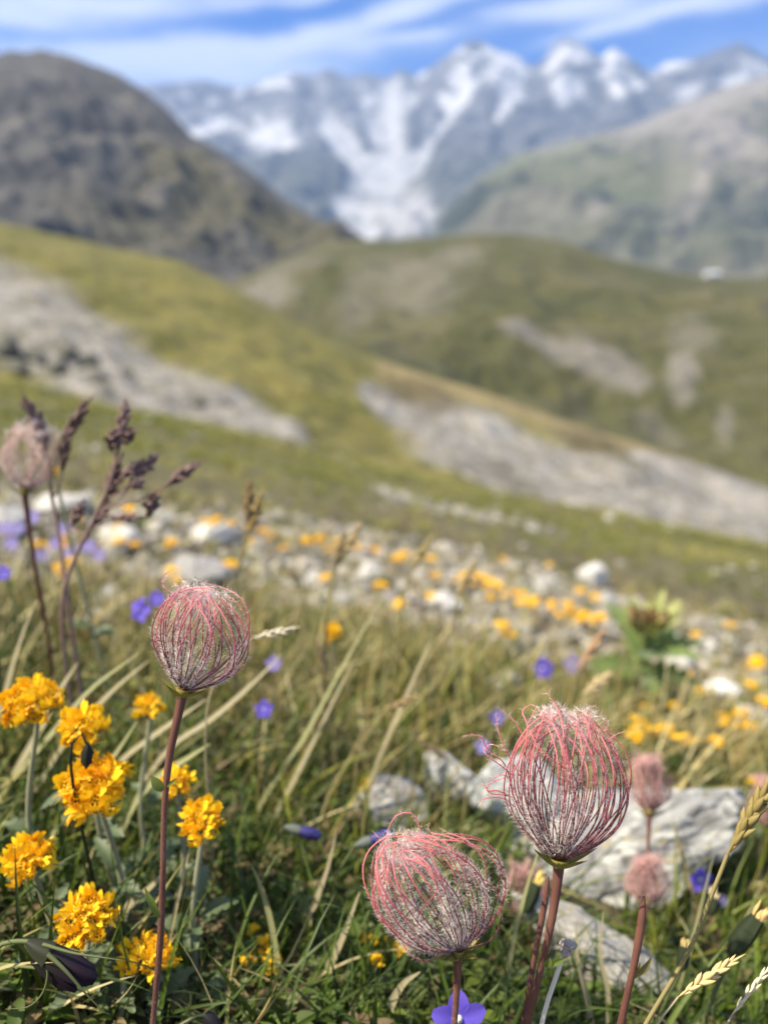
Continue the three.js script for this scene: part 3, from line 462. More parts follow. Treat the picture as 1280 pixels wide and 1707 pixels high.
// bare reddish stems
function bareStem(label, pts, w, extra) {
  const sp = pts.map((q) => at(...q)), root = thing('flower_stem', label, 'stem', sp[sp.length - 1].clone()), s = pts[0][2] / F, g = tube(sp, 0, 0, 24, 8, stemCol, (t) => w / 2 * s * (t < 0.05 ? lerp(0.25, 1, t / 0.05) : 1 + 0.1 * sin(t * 14)));
  const st = part('stem', g, stemMat, root); part('hair', hairsOn([new THREE.CatmullRomCurve3(sp)], 1800, 0.0009, 0.002, 0.00006, rng(w)), hairMat, st, 'stuff');
  for (const [px, py, dx, dy, l, hw] of extra ?? []) { const q = leaf(l * s, (t) => (hw / l) * sin(PI * clamp(t * 0.85 + 0.12)), 0.6, 0.4, 6, 2); tint(q, () => [0.20, 0.17, 0.05]); orient(q, V(dx, -dy, 0.1), V(0.3, 0.3, 1), at(px, py, pts[0][2])); part('bract', q, sepalMat, root); }
}
bareStem('reddish stem running close beside the stem of the ragged seed head', [[914, 1462, 0.292], [905, 1520, 0.293], [890, 1600, 0.295], [874, 1700, 0.30], [856, 1830, 0.306]], 10);
bareStem('broken-off headless reddish stem with a withered bract', [[1073, 1494, 0.283], [1068, 1540, 0.283], [1056, 1610, 0.285], [1040, 1680, 0.288], [1022, 1780, 0.294], [1010, 1880, 0.30]], 13, [[1056, 1626, 0.9, -1.0, 44, 8], [1054, 1632, 0.6, -1.5, 34, 5]]);

// ---------------------------------------------------------------- yellow groundsel
const petalGeo = leaf(1, (t) => 0.25 * sin(PI * clamp(0.12 + t * 0.80)), 0.55, 0.15, 5, 2), petalMat = leafMat([0.96, 0.60, 0.008], 0.35, 0.8, { specularIntensity: 0.4 }), petalMat2 = leafMat([0.97, 0.70, 0.018], 0.35, 0.8, { specularIntensity: 0.4 }), discMat = mat([1, 1, 1], 0.7, vc), greyLeafMat = leafMat([0.085, 0.125, 0.045], 0.3, 0.6), greyStemMat = mat([0.26, 0.27, 0.16], 0.8);
function discGeo(seed, r) { const R = rng(seed), l = []; for (let i = 0; i < 26; i++) { const a = i * 2.4, k = sqrt(i / 26), p = V(cos(a) * k * r, (1 - k * k) * r * 0.5, sin(a) * k * r), q = p.clone().add(V(cos(a) * k * 0.35, 0.75 + R.s(0.2), sin(a) * k * 0.35).multiplyScalar(r * 0.55)); l.push(spindle(p, q, [[0, r * 0.06], [0.6, r * 0.10], [0.9, r * 0.15], [1, 0.0001]], 5, (t) => mix3([0.88, 0.46, 0.006], [0.95, 0.60, 0.01], t))); } const c = spindle(V(0, -r * 1.3, 0), V(0, r * 0.3, 0), [[0, r * 0.4], [0.3, r * 0.8], [0.8, r * 0.95], [1, r * 0.5]], 8, () => [0.22, 0.22, 0.06]); l.push(c); return mergeGeometries(l); }
const discs = [discGeo(1, 1), discGeo(2, 1), discGeo(3, 1)];
const lobed = leaf(1, (t) => 0.20 * sin(PI * clamp(0.05 + t * 0.9)) * (0.55 + 0.6 * abs(sin(t * 15))), 0.9, 0.4, 22, 2);
function flowerHead(root, p, dir, r, R) {
  const m = new THREE.Mesh(discs[floor(R() * 3)], discMat); m.name = 'flower_head'; m.castShadow = m.receiveShadow = true; m.position.copy(p); m.quaternion.setFromUnitVectors(V(0, 1, 0), dir); m.rotateY(R() * 6); m.scale.setScalar(r * 0.42); root.add(m);
  const n = 8 + floor(R() * 4), pm = R() < 0.5 ? petalMat : petalMat2;
  for (let i = 0; i < n; i++) { const q = new THREE.Mesh(petalGeo, pm); q.name = 'petal'; q.castShadow = q.receiveShadow = true; const a = i / n * 2 * PI + R.s(0.2), up = R.r(-0.15, 0.6); q.quaternion.setFromRotationMatrix(new THREE.Matrix4().makeBasis(V(-sin(a), 0, cos(a)).negate(), V(cos(a) * cos(up), sin(up), sin(a) * cos(up)), V(-cos(a) * sin(up), cos(up), -sin(a) * sin(up)))); q.position.set(cos(a) * 0.6, 0.1, sin(a) * 0.6); q.scale.setScalar(R.r(1.9, 2.7)); m.add(q); }
}
function groundsel(label, px, py, w, d, seed, o = {}) {
  const R = rng(seed), s = d / F, c = at(px, py, d), ax = V(o.lx ?? 0.1, 1, o.lz ?? 0.35).normalize(), foot = V(c.x + (o.fx ?? R.s(0.012)), 0, c.z + R.s(0.01) + (o.fz ?? 0.01)); foot.y = groundY(foot.x, foot.z);
  const root = thing('yellow_groundsel', label, 'flower', foot), rad = w / 2 * s, n = round((o.n ?? 11) * 1.5), e1 = V(1, 0, 0).cross(ax).normalize(), e2 = ax.clone().cross(e1), top = c.clone().addScaledVector(ax, -rad * 1.0), L0 = foot.clone().lerp(top, 0.5).add(V(R.s(0.006), 0, R.s(0.006)));
  part('stem', tube([top, L0, foot], 1.8 * 0.0007, 0.0016, 12, 6), greyStemMat, root);
  for (let i = 0; i < n; i++) {
    const k = sqrt((i + 0.4) / n), a = i * 2.4 + seed, off = e1.clone().multiplyScalar(cos(a) * k).addScaledVector(e2, sin(a) * k * (o.tall ?? 0.95)), p = c.clone().addScaledVector(off, rad * 0.74).addScaledVector(ax, rad * (0.22 - 0.42 * k * k)), dir = ax.clone().addScaledVector(off, 0.75).normalize();
    part('flower_stalk', tube([p.clone().addScaledVector(dir, -rad * 0.2), top.clone().lerp(p, 0.5).addScaledVector(ax, -rad * 0.15), top], 0.0006, 0.0008, 5, 4), greyStemMat, root);
    flowerHead(root, p.clone().sub(foot), dir, rad * R.r(0.40, 0.5), R);
  }
  for (let i = 0; i < 6; i++) { const g = lobed.clone(), a = R() * 6.3, l = R.r(0.012, 0.024); g.scale(l, l, l); orient(g, V(cos(a), R.r(0.4, 1.2), sin(a)), V(0, 1, 0.2), foot.clone().lerp(top, R.r(0.05, 0.55))); part('leaf', g, greyLeafMat, root); }
  return root;
}
groundsel('big yellow flower cluster highest at the left edge', 52, 1168, 112, 0.37, 1, { fx: -0.01 });
groundsel('yellow flower cluster touching the big one at the left edge', 138, 1212, 98, 0.365, 2);
groundsel('widest yellow flower cluster, below the drooping dark bud', 156, 1308, 134, 0.355, 3, { n: 14 });
groundsel('yellow flower cluster halfway down the left edge', 46, 1430, 98, 0.345, 4);
groundsel('yellow flower cluster directly above the dark bellflower', 140, 1532, 118, 0.335, 5, { n: 12 });
groundsel('tall drooping yellow cluster behind the foot of the left seed stem', 246, 1592, 84, 0.34, 6, { tall: 1.4, n: 13 });
groundsel('yellow flower cluster half hidden by the left seed stem', 292, 1303, 72, 0.375, 7, { n: 8 });
groundsel('yellow flower cluster just past the left seed stem', 336, 1366, 88, 0.355, 8);
groundsel('small yellow cluster under the chin of the left seed head', 248, 1178, 62, 0.42, 9, { n: 8 });
groundsel('small yellow bud cluster between two lower yellow clusters', 204, 1580, 34, 0.345, 10, { n: 4 });
groundsel('lone blurred yellow cluster beside the left seed head', 553, 1053, 42, 0.75, 11, { n: 8 });
groundsel('small orange-yellow cluster above the blue buds', 614, 1310, 36, 0.55, 12, { n: 5 });
groundsel('orange-yellow cluster by the brown grass spike', 1258, 1304, 30, 0.6, 13, { n: 5 });
groundsel('small yellow cluster against the hazy pink seed head', 90, 786, 26, 0.55, 14, { n: 4, fx: 0.02 });
{ // yellow band over the meadow
  const R = rng(31), l = [], stemG = []; for (let i = 0; i < 6; i++) { const a = i * 2.4, k = sqrt(i / 6), c = V(cos(a) * k * 0.013, 0.062 - k * k * 0.006, sin(a) * k * 0.013); const dk = new THREE.SphereGeometry(0.0045, 6, 4); dk.translate(c.x, c.y, c.z); l.push(dk); for (let j = 0; j < 6; j++) { const g = petalGeo.clone(); g.scale(0.008, 0.008, 0.008); const b = j * 1.05 + i; orient(g, V(cos(b), 0.5, sin(b)), V(0, 1, 0), c); l.push(g); } }
  const head = mergeGeometries(l.map((g) => { const q = g.index ? g.toNonIndexed() : g; return q; })), st = tube([V(0, 0.058, 0), V(0.004, 0.03, 0.002), V(0, -0.01, 0)], 0.0015, 0.002, 5, 4);
  const proto = new THREE.Group(); const a = new THREE.Mesh(head, petalMat); a.name = 'flower_cluster'; const b = new THREE.Mesh(st, greyStemMat); b.name = 'stem'; proto.add(a, b); shade(proto);
  let k = 0; const put = (x, z, s, label, group) => { const o = proto.clone(); o.name = numbered('yellow_flower'); o.userData = { label, category: 'flower', group }; o.position.set(x, groundY(x, z), z); o.rotation.set(R.s(0.2), R() * 6, R.s(0.2)); o.scale.setScalar(s); scene.add(o); k++; };
  for (let i = 0; i < 3000 && k < 64; i++) { // the far rim of the stony belt
    const t = R(), px = lerp(290, 1010, t), yc = px < 420 ? lerp(885, 905, (px - 290) / 130) : px < 700 ? lerp(915, 950, (px - 420) / 280) : lerp(965, 1062, (px - 700) / 310), h = hit(px, yc + R.s(16) * R() + 4); put(h.p.x, h.p.z, R.r(0.45, 0.85), 'small blurred yellow flower cluster in the yellow band across the meadow', 'flowers of the yellow band');
  }
  for (let i = 0; i < 20; i++) { const px = R.r(380, 1010), py = R.r(960, 1110), h = hit(px, py); if (stony(h.p.x, h.p.z) < 0.2) continue; put(h.p.x, h.p.z, R.r(0.6, 0.9), 'yellow flower cluster among the stones and dry grass', 'yellow flowers of the stony belt'); }
  for (let i = 0; i < 26; i++) { const px = R.r(1040, 1290), py = R.r(1060, 1300), h = hit(px, py); put(h.p.x, h.p.z, R.r(0.5, 0.8), 'scattered yellow-orange flower cluster on the slope past the thistle', 'yellow flowers past the thistle'); }
  for (let i = 0; i < 16; i++) { const px = R.r(60, 300), py = R.r(880, 1000), h = hit(px, py); put(h.p.x, h.p.z, R.r(0.5, 0.8), 'little yellow flower cluster by the purple panicle', 'yellow flowers by the panicle'); }
  for (let i = 0; i < 14; i++) { const px = R.pick([400, 455, 600, 640, 660, 440]) + R.s(30), py = R.r(1520, 1610), h = hit(px, py + 40); put(h.p.x, h.p.z, R.r(0.2, 0.3), 'tiny yellow-green flower low in the near grass', 'tiny yellow flowers in the near grass'); }
}

// ---------------------------------------------------------------- violet flowers and dark bells
const violetMat = leafMat([0.17, 0.11, 0.72], 0.35, 0.6), lilacMat = leafMat([0.36, 0.30, 0.70], 0.35, 0.6), navyMat = mat([0.022, 0.018, 0.12], 0.6), darkBell = new THREE.MeshPhysicalMaterial({ vertexColors: true, roughness: 0.6, specularIntensity: 0.35, side: THREE.DoubleSide }), thinGreen = mat([0.11, 0.13, 0.045], 0.7), darkGreen = new THREE.MeshPhysicalMaterial({ color: L(0.024, 0.034, 0.015), roughness: 0.7, specularIntensity: 0.35, side: THREE.DoubleSide });
const broad = leaf(1, (t) => 0.42 * Math.pow(sin(PI * clamp(0.1 + t * 0.82)), 0.8), 0.5, 0.2, 7, 3);
function violet(label, px, py, w, d, m = violetMat, o = {}) {
  const s = d / F, c = at(px, py, d), foot = V(c.x + (o.fx ?? 0.004), 0, c.z + 0.006); foot.y = groundY(foot.x, foot.z); const root = thing('violet_flower', label, 'flower', foot, o.group), n = V(o.nx ?? 0.1, 0.55, 0.9).normalize(), e1 = V(0, 1, 0).cross(n).normalize(), e2 = n.clone().cross(e1), r = w / 2 * s;
  for (let i = 0; i < 5; i++) { const a = i / 5 * 2 * PI + 0.3, dir = e1.clone().multiplyScalar(cos(a)).addScaledVector(e2, sin(a)), g = broad.clone(); g.scale(r, r, r); orient(g, dir.clone().addScaledVector(n, 0.35), n, c.clone().addScaledVector(dir, r * 0.08)); part('petal', g, m, root); }
  part('throat', spindle(c.clone().addScaledVector(n, r * 0.02), c.clone().addScaledVector(n, r * 0.2), [[0, r * 0.16], [0.6, r * 0.13], [1, r * 0.03]], 7), mat([0.72, 0.70, 0.55], 0.7), root);
  const b = c.clone().addScaledVector(n, -r * 0.9).add(V(0, -r * 0.3, 0)); part('tube', spindle(b, c.clone().addScaledVector(n, r * 0.05), [[0, r * 0.12], [0.4, r * 0.24], [1, r * 0.3]], 8), m, root);
  part('stem', tube([b, foot.clone().lerp(b, 0.5).add(V(0.002, 0, 0)), foot], 0.0007, 0.0009, 8, 5), thinGreen, root);
}
violet('large violet-blue flower at the bottom edge behind the middle stem', 764, 1698, 88, 0.312);
violet('violet flower right under the chin of the left seed head stem', 440, 1182, 30, 0.55, violetMat);
violet('pale lilac flower above the violet one in the dry grass', 456, 1106, 26, 0.65, lilacMat);
violet('violet flower touching the side of the left seed head', 236, 1017, 40, 0.6, violetMat, { nx: -0.5 });
violet('violet flower tucked behind the crown of the left seed head', 262, 998, 26, 0.62, violetMat);
violet('violet flower at the left frame edge beside the hazy stem', 6, 955, 26, 0.6, violetMat);
violet('violet flower on the boulder near the broken stem', 1166, 1466, 40, 0.5, violetMat);
violet('smaller violet flower beneath the one on the boulder', 1205, 1502, 20, 0.5, lilacMat);
violet('violet flower just above the ragged seed head', 828, 1196, 26, 0.7, violetMat);
violet('lilac flower caught among the windblown strands', 804, 1244, 26, 0.6, lilacMat);
violet('dark violet flower in the green leaves above the ragged head', 904, 1114, 36, 0.9, violetMat);
violet('lilac flower beside the dark violet one above the ragged head', 954, 1108, 34, 0.95, lilacMat);
[[30, 880], [55, 862], [95, 905], [120, 918], [148, 910], [20, 905], [70, 925], [165, 925], [10, 880], [110, 880]].forEach(([x, y], i) => violet('one of the blurred lilac flowers by the stones under the hazy seed head', x, y, 24, 0.9 + i * 0.03, lilacMat, { group: 'lilac flowers under the hazy seed head' }));
function blueBud(label, a, b, d, w) { const p0 = at(...a, d), p1 = at(...b, d), s = d / F, mid = p0.clone().lerp(p1, 0.35), foot = V(p0.x - 0.01, 0, p0.z); foot.y = groundY(foot.x, foot.z); const root = thing('blue_bud', label, 'flower bud', foot); part('bud', spindle(mid, p1, [[0, w * s * 0.3], [0.3, w * s * 0.5], [0.8, w * s * 0.46], [1, w * s * 0.15]], 10), navyMat, root); part('calyx', spindle(p0, mid.clone().lerp(p1, 0.1), [[0, w * s * 0.15], [0.5, w * s * 0.42], [1, w * s * 0.4]], 8), mat([0.09, 0.11, 0.09], 0.7), root); part('stem', tube([p0, p0.clone().lerp(foot, 0.4).add(V(-0.008, 0, 0)), foot], 0.0007, 0.0009, 10, 5), thinGreen, root); }
blueBud('dark blue closed bud lying level in the grass', [474, 1378], [536, 1394], 0.42, 20);
blueBud('dark blue closed bud touching the leaning seed head', [592, 1410], [656, 1388], 0.40, 22);
{ // dark bellflower
  const d = 0.302, s = d / F, P = (x, y, q = 0) => at(x, y, d + q * s), foot = at(-60, 1760, 0.33); foot.y = groundY(foot.x, foot.z);
  const root = thing('bellflower', 'dark purple closed bellflower with long sepals at the lower left corner', 'flower', foot);
  part('stem', tube([P(52, 1571), P(30, 1569), P(0, 1576), P(-34, 1610), foot], 4 * s, 5 * s, 20, 6), thinGreen, root);
  const bellC = (t) => mix3([0.020, 0.020, 0.016], [0.017, 0.009, 0.017], sstep(0.15, 0.6, t));
  part('calyx', spindle(P(46, 1570), P(84, 1592), [[0, 5 * s], [0.4, 13 * s], [1, 18 * s]], 12, () => [0.032, 0.036, 0.022], 5), darkBell, root);
  part('corolla', spindle(P(70, 1584, 2), P(160, 1634, 2), [[0, 15 * s], [0.25, 18 * s], [0.6, 19 * s], [0.85, 16 * s], [1, 7 * s]], 20, bellC, 5), darkBell, root);
  part('corolla', spindle(P(62, 1592, 6), P(128, 1652, 6), [[0, 12 * s], [0.3, 15 * s], [0.7, 13 * s], [1, 3 * s]], 20, bellC, 5), darkBell, root);
  for (const [pts, w] of [[[[72, 1574, -16], [120, 1588, -20], [170, 1596, -20], [206, 1601, -18]], 5], [[[80, 1590, -24], [110, 1618, -27], [140, 1652, -24], [170, 1684, -18]], 6], [[[70, 1592, -10], [80, 1620, -12], [72, 1655, -10], [48, 1678, -6], [10, 1682, 0]], 4], [[[100, 1577, 10], [140, 1586, 12], [158, 1580, 14], [163, 1568, 14]], 3]])
    part('sepal', tube(pts.map((q) => P(...q)), 0, 0, 18, 5, null, (t) => w * s * (1 - t * 0.85) * 0.7), thinGreen, root);
  const f2 = at(150, 1420, 0.36); f2.y = groundY(f2.x, f2.z); const r2 = thing('bellflower_bud', 'drooping dark bud hanging over the widest yellow cluster', 'flower bud', f2), d2 = 0.34, s2 = d2 / F, Q = (x, y) => at(x, y, d2);
  part('stem', tube([Q(147, 1246), Q(144, 1232), Q(136, 1222), Q(126, 1226), Q(118, 1260), f2], 2.5 * s2, 4 * s2, 20, 6), darkGreen, r2); part('bud', spindle(Q(147, 1240), Q(144, 1282), [[0, 3 * s2], [0.3, 9 * s2], [0.7, 8 * s2], [1, 1 * s2]], 10, () => [0.02, 0.02, 0.015], 5), darkBell, r2);
  const f3 = at(300, 1760, 0.36); f3.y = groundY(f3.x, f3.z); const r3 = thing('bellflower_bud', 'dark nodding bud at the bottom edge by the silvery leaves', 'flower bud', f3), d3 = 0.31, s3 = d3 / F, Z = (x, y) => at(x, y, d3);
  part('stem', tube([Z(345, 1694), Z(325, 1695), Z(312, 1708), f3], 2.5 * s3, 4 * s3, 16, 6), darkGreen, r3); part('bud', spindle(Z(342, 1692), Z(368, 1716), [[0, 4 * s3], [0.3, 11 * s3], [0.8, 9 * s3], [1, 2 * s3]], 10, () => [0.018, 0.015, 0.018], 5), darkBell, r3);
}

// ---------------------------------------------------------------- grass spikes, panicles, dry stalks
function spikelets(p0, p1, w, R, n = 16, len = 0.22) { // small pointed husks set round an axis
  const d = p1.clone().sub(p0), L1 = d.length(), ax = d.clone().normalize(), e1 = V(0.3, 0.1, 0.9).cross(ax).normalize(), e2 = ax.clone().cross(e1), l = [];
  for (let i = 0; i < n; i++) { const t = i / n, a = i * 2.4, o = e1.clone().multiplyScalar(cos(a)).addScaledVector(e2, sin(a)), k = w * 0.5 * sin(PI * clamp(0.12 + t * 0.85)), q = p0.clone().addScaledVector(d, t * 0.92), e = q.clone().addScaledVector(ax, L1 * len * R.r(0.8, 1.2)).addScaledVector(o, k * R.r(0.8, 1.3)); l.push(spindle(q, e, [[0, k * 0.16], [0.35, k * 0.42], [0.7, k * 0.34], [1, 0.00003]], 6)); }
  return mergeGeometries(l);
}
function spike(name, label, category, stalk, tip, w, d, color, stemM, seed, o = {}) {
  const R = rng(seed), s = d / F, pts = stalk.map((q) => at(q[0], q[1], q[2] ?? d)), foot = pts[pts.length - 1].clone(); if (!o.air) { foot.y = groundY(foot.x, foot.z); pts[pts.length - 1] = foot; } const root = thing(name, label, category, foot, o.group);
  part('stalk', tube(pts, (o.sw ?? 4) / 2 * s, (o.sw ?? 4) / 2 * s * 1.2, 20, 5), stemM, root); part('spike', spikelets(pts[0], at(...tip, d), w * s, R, o.n ?? 22, o.len ?? 0.2), mat(color, 0.65), root); return root;
}
const strawMat = mat([0.42, 0.36, 0.20], 0.7), whiteStraw = mat([0.72, 0.67, 0.55], 0.6), tanStalk = mat([0.24, 0.20, 0.075], 0.7);
const turf = (px, py, d) => [px, py, d];
spike('grass_spike', 'brown-green grass spike leaning in from the frame edge', 'grass spike', [[1212, 1425], [1190, 1480], [1150, 1580], [1110, 1650], [1080, 1700], [1050, 1760], [1030, 1830]], [1296, 1285], 32, 0.30, [0.24, 0.185, 0.055], tanStalk, 41, { sw: 7, n: 30, len: 0.22 });
spike('grass_spike', 'thin straw-coloured spike low beside the broken stem', 'grass spike', [[1130, 1662], [1100, 1700], [1070, 1760], [1060, 1830]], [1236, 1592], 22, 0.295, [0.58, 0.44, 0.20], strawMat, 42, { sw: 4, n: 18 });
spike('grass_spike', 'whitish dry spike at the bottom corner', 'grass spike', [[1218, 1694], [1196, 1740], [1170, 1800]], [1290, 1600], 14, 0.305, [0.70, 0.62, 0.42], strawMat, 43, { sw: 4, n: 14 });
spike('grass_spike', 'tall dark tan spike of the pair above the left seed head', 'grass spike', [[412, 880], [404, 920], [392, 980], [384, 1060]], [418, 796], 20, 0.55, [0.22, 0.15, 0.06], tanStalk, 44, { sw: 4 });
spike('grass_spike', 'shorter light tan spike of the pair above the left seed head', 'grass spike', [[416, 890], [404, 930], [388, 1000], [380, 1060]], [440, 815], 20, 0.56, [0.30, 0.22, 0.08], tanStalk, 45, { sw: 4 });
spike('grass_spike', 'blurred tan spike leaning right over the yellow band', 'grass spike', [[566, 935], [556, 970], [545, 1040], [540, 1120]], [602, 872], 20, 0.6, [0.40, 0.31, 0.15], tanStalk, 46, { sw: 4 });
spike('grass_spike', 'blurred brown spike just left of the tan one over the yellow band', 'grass spike', [[556, 950], [550, 985], [540, 1060], [536, 1120]], [576, 880], 16, 0.6, [0.26, 0.2, 0.09], tanStalk, 47, { sw: 4 });
spike('grass_spike', 'blurred spike in the middle of the yellow band', 'grass spike', [[684, 955], [672, 1000], [660, 1080], [652, 1150]], [724, 888], 16, 0.6, [0.30, 0.24, 0.10], tanStalk, 48, { sw: 4 });
spike('grass_spike', 'blurred spike standing before the white oblong stone', 'grass spike', [[762, 1000], [752, 1050], [738, 1120], [730, 1200]], [792, 935], 16, 0.58, [0.33, 0.24, 0.09], tanStalk, 49, { sw: 4 });
spike('grass_spike', 'pinkish-tan spike leaning over the ragged seed head', 'grass spike', [[962, 1120], [950, 1170], [940, 1230], [930, 1300]], [1008, 1046], 18, 0.6, [0.38, 0.24, 0.13], tanStalk, 50, { sw: 4 });
spike('grass_spike', 'pale tan spike bent low above the ragged seed head', 'grass spike', [[970, 1160], [955, 1200], [945, 1240], [940, 1300]], [1020, 1120], 18, 0.62, [0.48, 0.38, 0.2], tanStalk, 51, { sw: 4 });
spike('grass_spike', 'arching brown spike in the middle of the near grass', 'grass spike', [[640, 1185], [655, 1168], [600, 1250], [590, 1330]], [698, 1160], 14, 0.5, [0.26, 0.18, 0.08], tanStalk, 52, { sw: 3 });
spike('grass_spike', 'dark drooping spike before the upright grey stone', 'grass spike', [[752, 1268], [775, 1310], [770, 1380], [765, 1450]], [694, 1232], 13, 0.5, [0.22, 0.16, 0.08], tanStalk, 53, { sw: 3 });
spike('grass_spike', 'pale plume of grass sticking out from the left seed head', 'grass spike', [[420, 1064], [390, 1090], [350, 1160], [330, 1250]], [496, 1046], 14, 0.40, [0.58, 0.52, 0.38], strawMat, 54, { sw: 3 });
spike('grass_spike', 'dark slim spike below the lone yellow cluster', 'grass spike', [[548, 1130], [552, 1160], [556, 1220], [556, 1290]], [528, 1066], 14, 0.55, [0.18, 0.13, 0.07], tanStalk, 55, { sw: 3 });
{ // purple grass panicles
  const pur = mat([0.17, 0.11, 0.10], 0.85), purStem = mat([0.20, 0.13, 0.11], 0.75);
  const build = (label, main, branches, d, seed) => { const R = rng(seed), s = d / F, pts = main.map((q) => at(q[0], q[1], d)), foot = pts[pts.length - 1].clone(); foot.y = groundY(foot.x, foot.z); pts[pts.length - 1] = foot; const root = thing('grass_panicle', label, 'grass panicle', foot); part('stalk', tube(pts, 3 * s, 4.5 * s, 24, 6), purStem, root);
    for (const [from, a, b, w] of branches) { const A = at(...a, d + R.s(0.012)), B2 = at(...b, d + R.s(0.012)), q = part('spike', spikelets(A, B2, w * 1.15 * s, R, 18, 0.26), pur, root); if (from) part('branch', tube([A, at((from[0] + a[0]) / 2 + 3, (from[1] + a[1]) / 2 + 4, d), at(...from, d)], 1.6 * s, 2 * s, 8, 5), purStem, q); } };
  build('dark purple-brown grass panicle with spreading spikes', [[200, 740], [185, 800], [160, 860], [130, 920], [105, 1000], [95, 1080]], [[null, [200, 742], [210, 670], 20], [[192, 770], [186, 752], [194, 716], 26], [[190, 780], [208, 742], [222, 712], 20], [[178, 815], [176, 842], [198, 770], 26], [[182, 830], [220, 800], [262, 758], 22], [[172, 850], [216, 812], [238, 800], 22], [[170, 850], [270, 815], [334, 770], 20], [[165, 855], [248, 862], [258, 822], 26], [[150, 880], [180, 865], [232, 862], 14], [[150, 890], [118, 880], [140, 835], 18], [[140, 905], [150, 880], [184, 840], 20], [[185, 800], [200, 800], [232, 770], 18]], 0.46, 61);
  build('dark purple-brown panicle behind the hazy seed head', [[82, 760], [86, 820], [100, 900], [110, 980], [112, 1060]], [[null, [84, 742], [40, 662], 24], [[86, 790], [96, 752], [148, 668], 22], [[84, 780], [78, 770], [62, 700], 18], [[88, 830], [104, 790], [112, 720], 18]], 0.5, 62);
}
function stalk(name, label, category, pts, w, m, d, group) { const s = d / F, sp = pts.map((q) => at(q[0], q[1], q[2] ?? d)), foot = sp[sp.length - 1].clone(); foot.y = groundY(foot.x, foot.z); sp[sp.length - 1] = foot; const root = thing(name, label, category, foot, group); part('stalk', tube(sp, w / 2 * s * 0.8, w / 2 * s, 16, 6), m, root); return root; }
{ // bleached stalk with a grey woolly tip
  const r = stalk('dry_stalk', 'bleached white stalk with a grey woolly tip beside the ragged stem', 'stalk', [[940, 1588], [926, 1630], [912, 1670], [902, 1710], [888, 1790], [880, 1880]], 10, whiteStraw, 0.288), s = 0.288 / F, R = rng(9), l = [];
  for (let i = 0; i < 9; i++) { const g = new THREE.IcosahedronGeometry(R.r(5, 9) * s, 2), c = at(944 + R.s(13), 1580 + R.s(9), 0.288 + R.s(6) * s); const p = g.attributes.position; for (let k = 0; k < p.count; k++) { const f = 1 + 0.35 * ns(p.getX(k) * 900, p.getY(k) * 900, p.getZ(k) * 900 + i); p.setXYZ(k, p.getX(k) * f, p.getY(k) * f, p.getZ(k) * f); } g.computeVertexNormals(); g.translate(c.x, c.y, c.z); l.push(g); }
  part('woolly_tip', mergeGeometries(l), mat([0.34, 0.30, 0.28], 0.95), r);
}
function hawkBud(label, a, b, w, d, foot, tipc) { const p0 = at(...a, d), p1 = at(...b, d), s = d / F, f = at(...foot, d); f.y = groundY(f.x, f.z); const root = thing('hawkbit_bud', label, 'flower bud', f); part('bud', spindle(p0, p1, [[0, w * 0.2 * s], [0.25, w * 0.48 * s], [0.6, w * 0.5 * s], [1, w * 0.36 * s]], 12, null, 7), darkGreen, root);
  const R = rng(w), ax = p1.clone().sub(p0).normalize(), l = []; for (let i = 0; i < 14; i++) { const k = V(R.s(), R.s(), R.s()).multiplyScalar(w * 0.22 * s); l.push(spindle(p1.clone().add(k).addScaledVector(ax, -w * 0.2 * s), p1.clone().addScaledVector(k, 1.5).addScaledVector(ax, w * R.r(0.35, 0.75) * s), [[0, w * 0.06 * s], [0.5, w * 0.10 * s], [1, 0.00002]], 5)); } part('withered_tip', mergeGeometries(l), mat(tipc, 0.7), root);
  part('stem', tube([p0, p0.clone().lerp(f, 0.5).add(V(-0.004, 0, 0)), f], w * 0.12 * s, w * 0.14 * s, 12, 6), mat([0.075, 0.10, 0.03], 0.7), root); }
hawkBud('dark bud with a withered tan tip near the bottom right edge', [1216, 1592], [1262, 1530], 30, 0.35, [1170, 1760], [0.62, 0.42, 0.16]);
hawkBud('dark green bud with a yellow tip beneath the ragged seed head', [872, 1520], [894, 1470], 26, 0.42, [828, 1640], [0.7, 0.55, 0.15]);
hawkBud('small dark bud with a cream tip below the violet flower', [1178, 1525], [1190, 1494], 22, 0.46, [1150, 1640], [0.65, 0.55, 0.32]);
hawkBud('small dark bud on the green stem beside the straw spike', [1134, 1618], [1140, 1576], 20, 0.36, [1100, 1720], [0.5, 0.4, 0.16]);
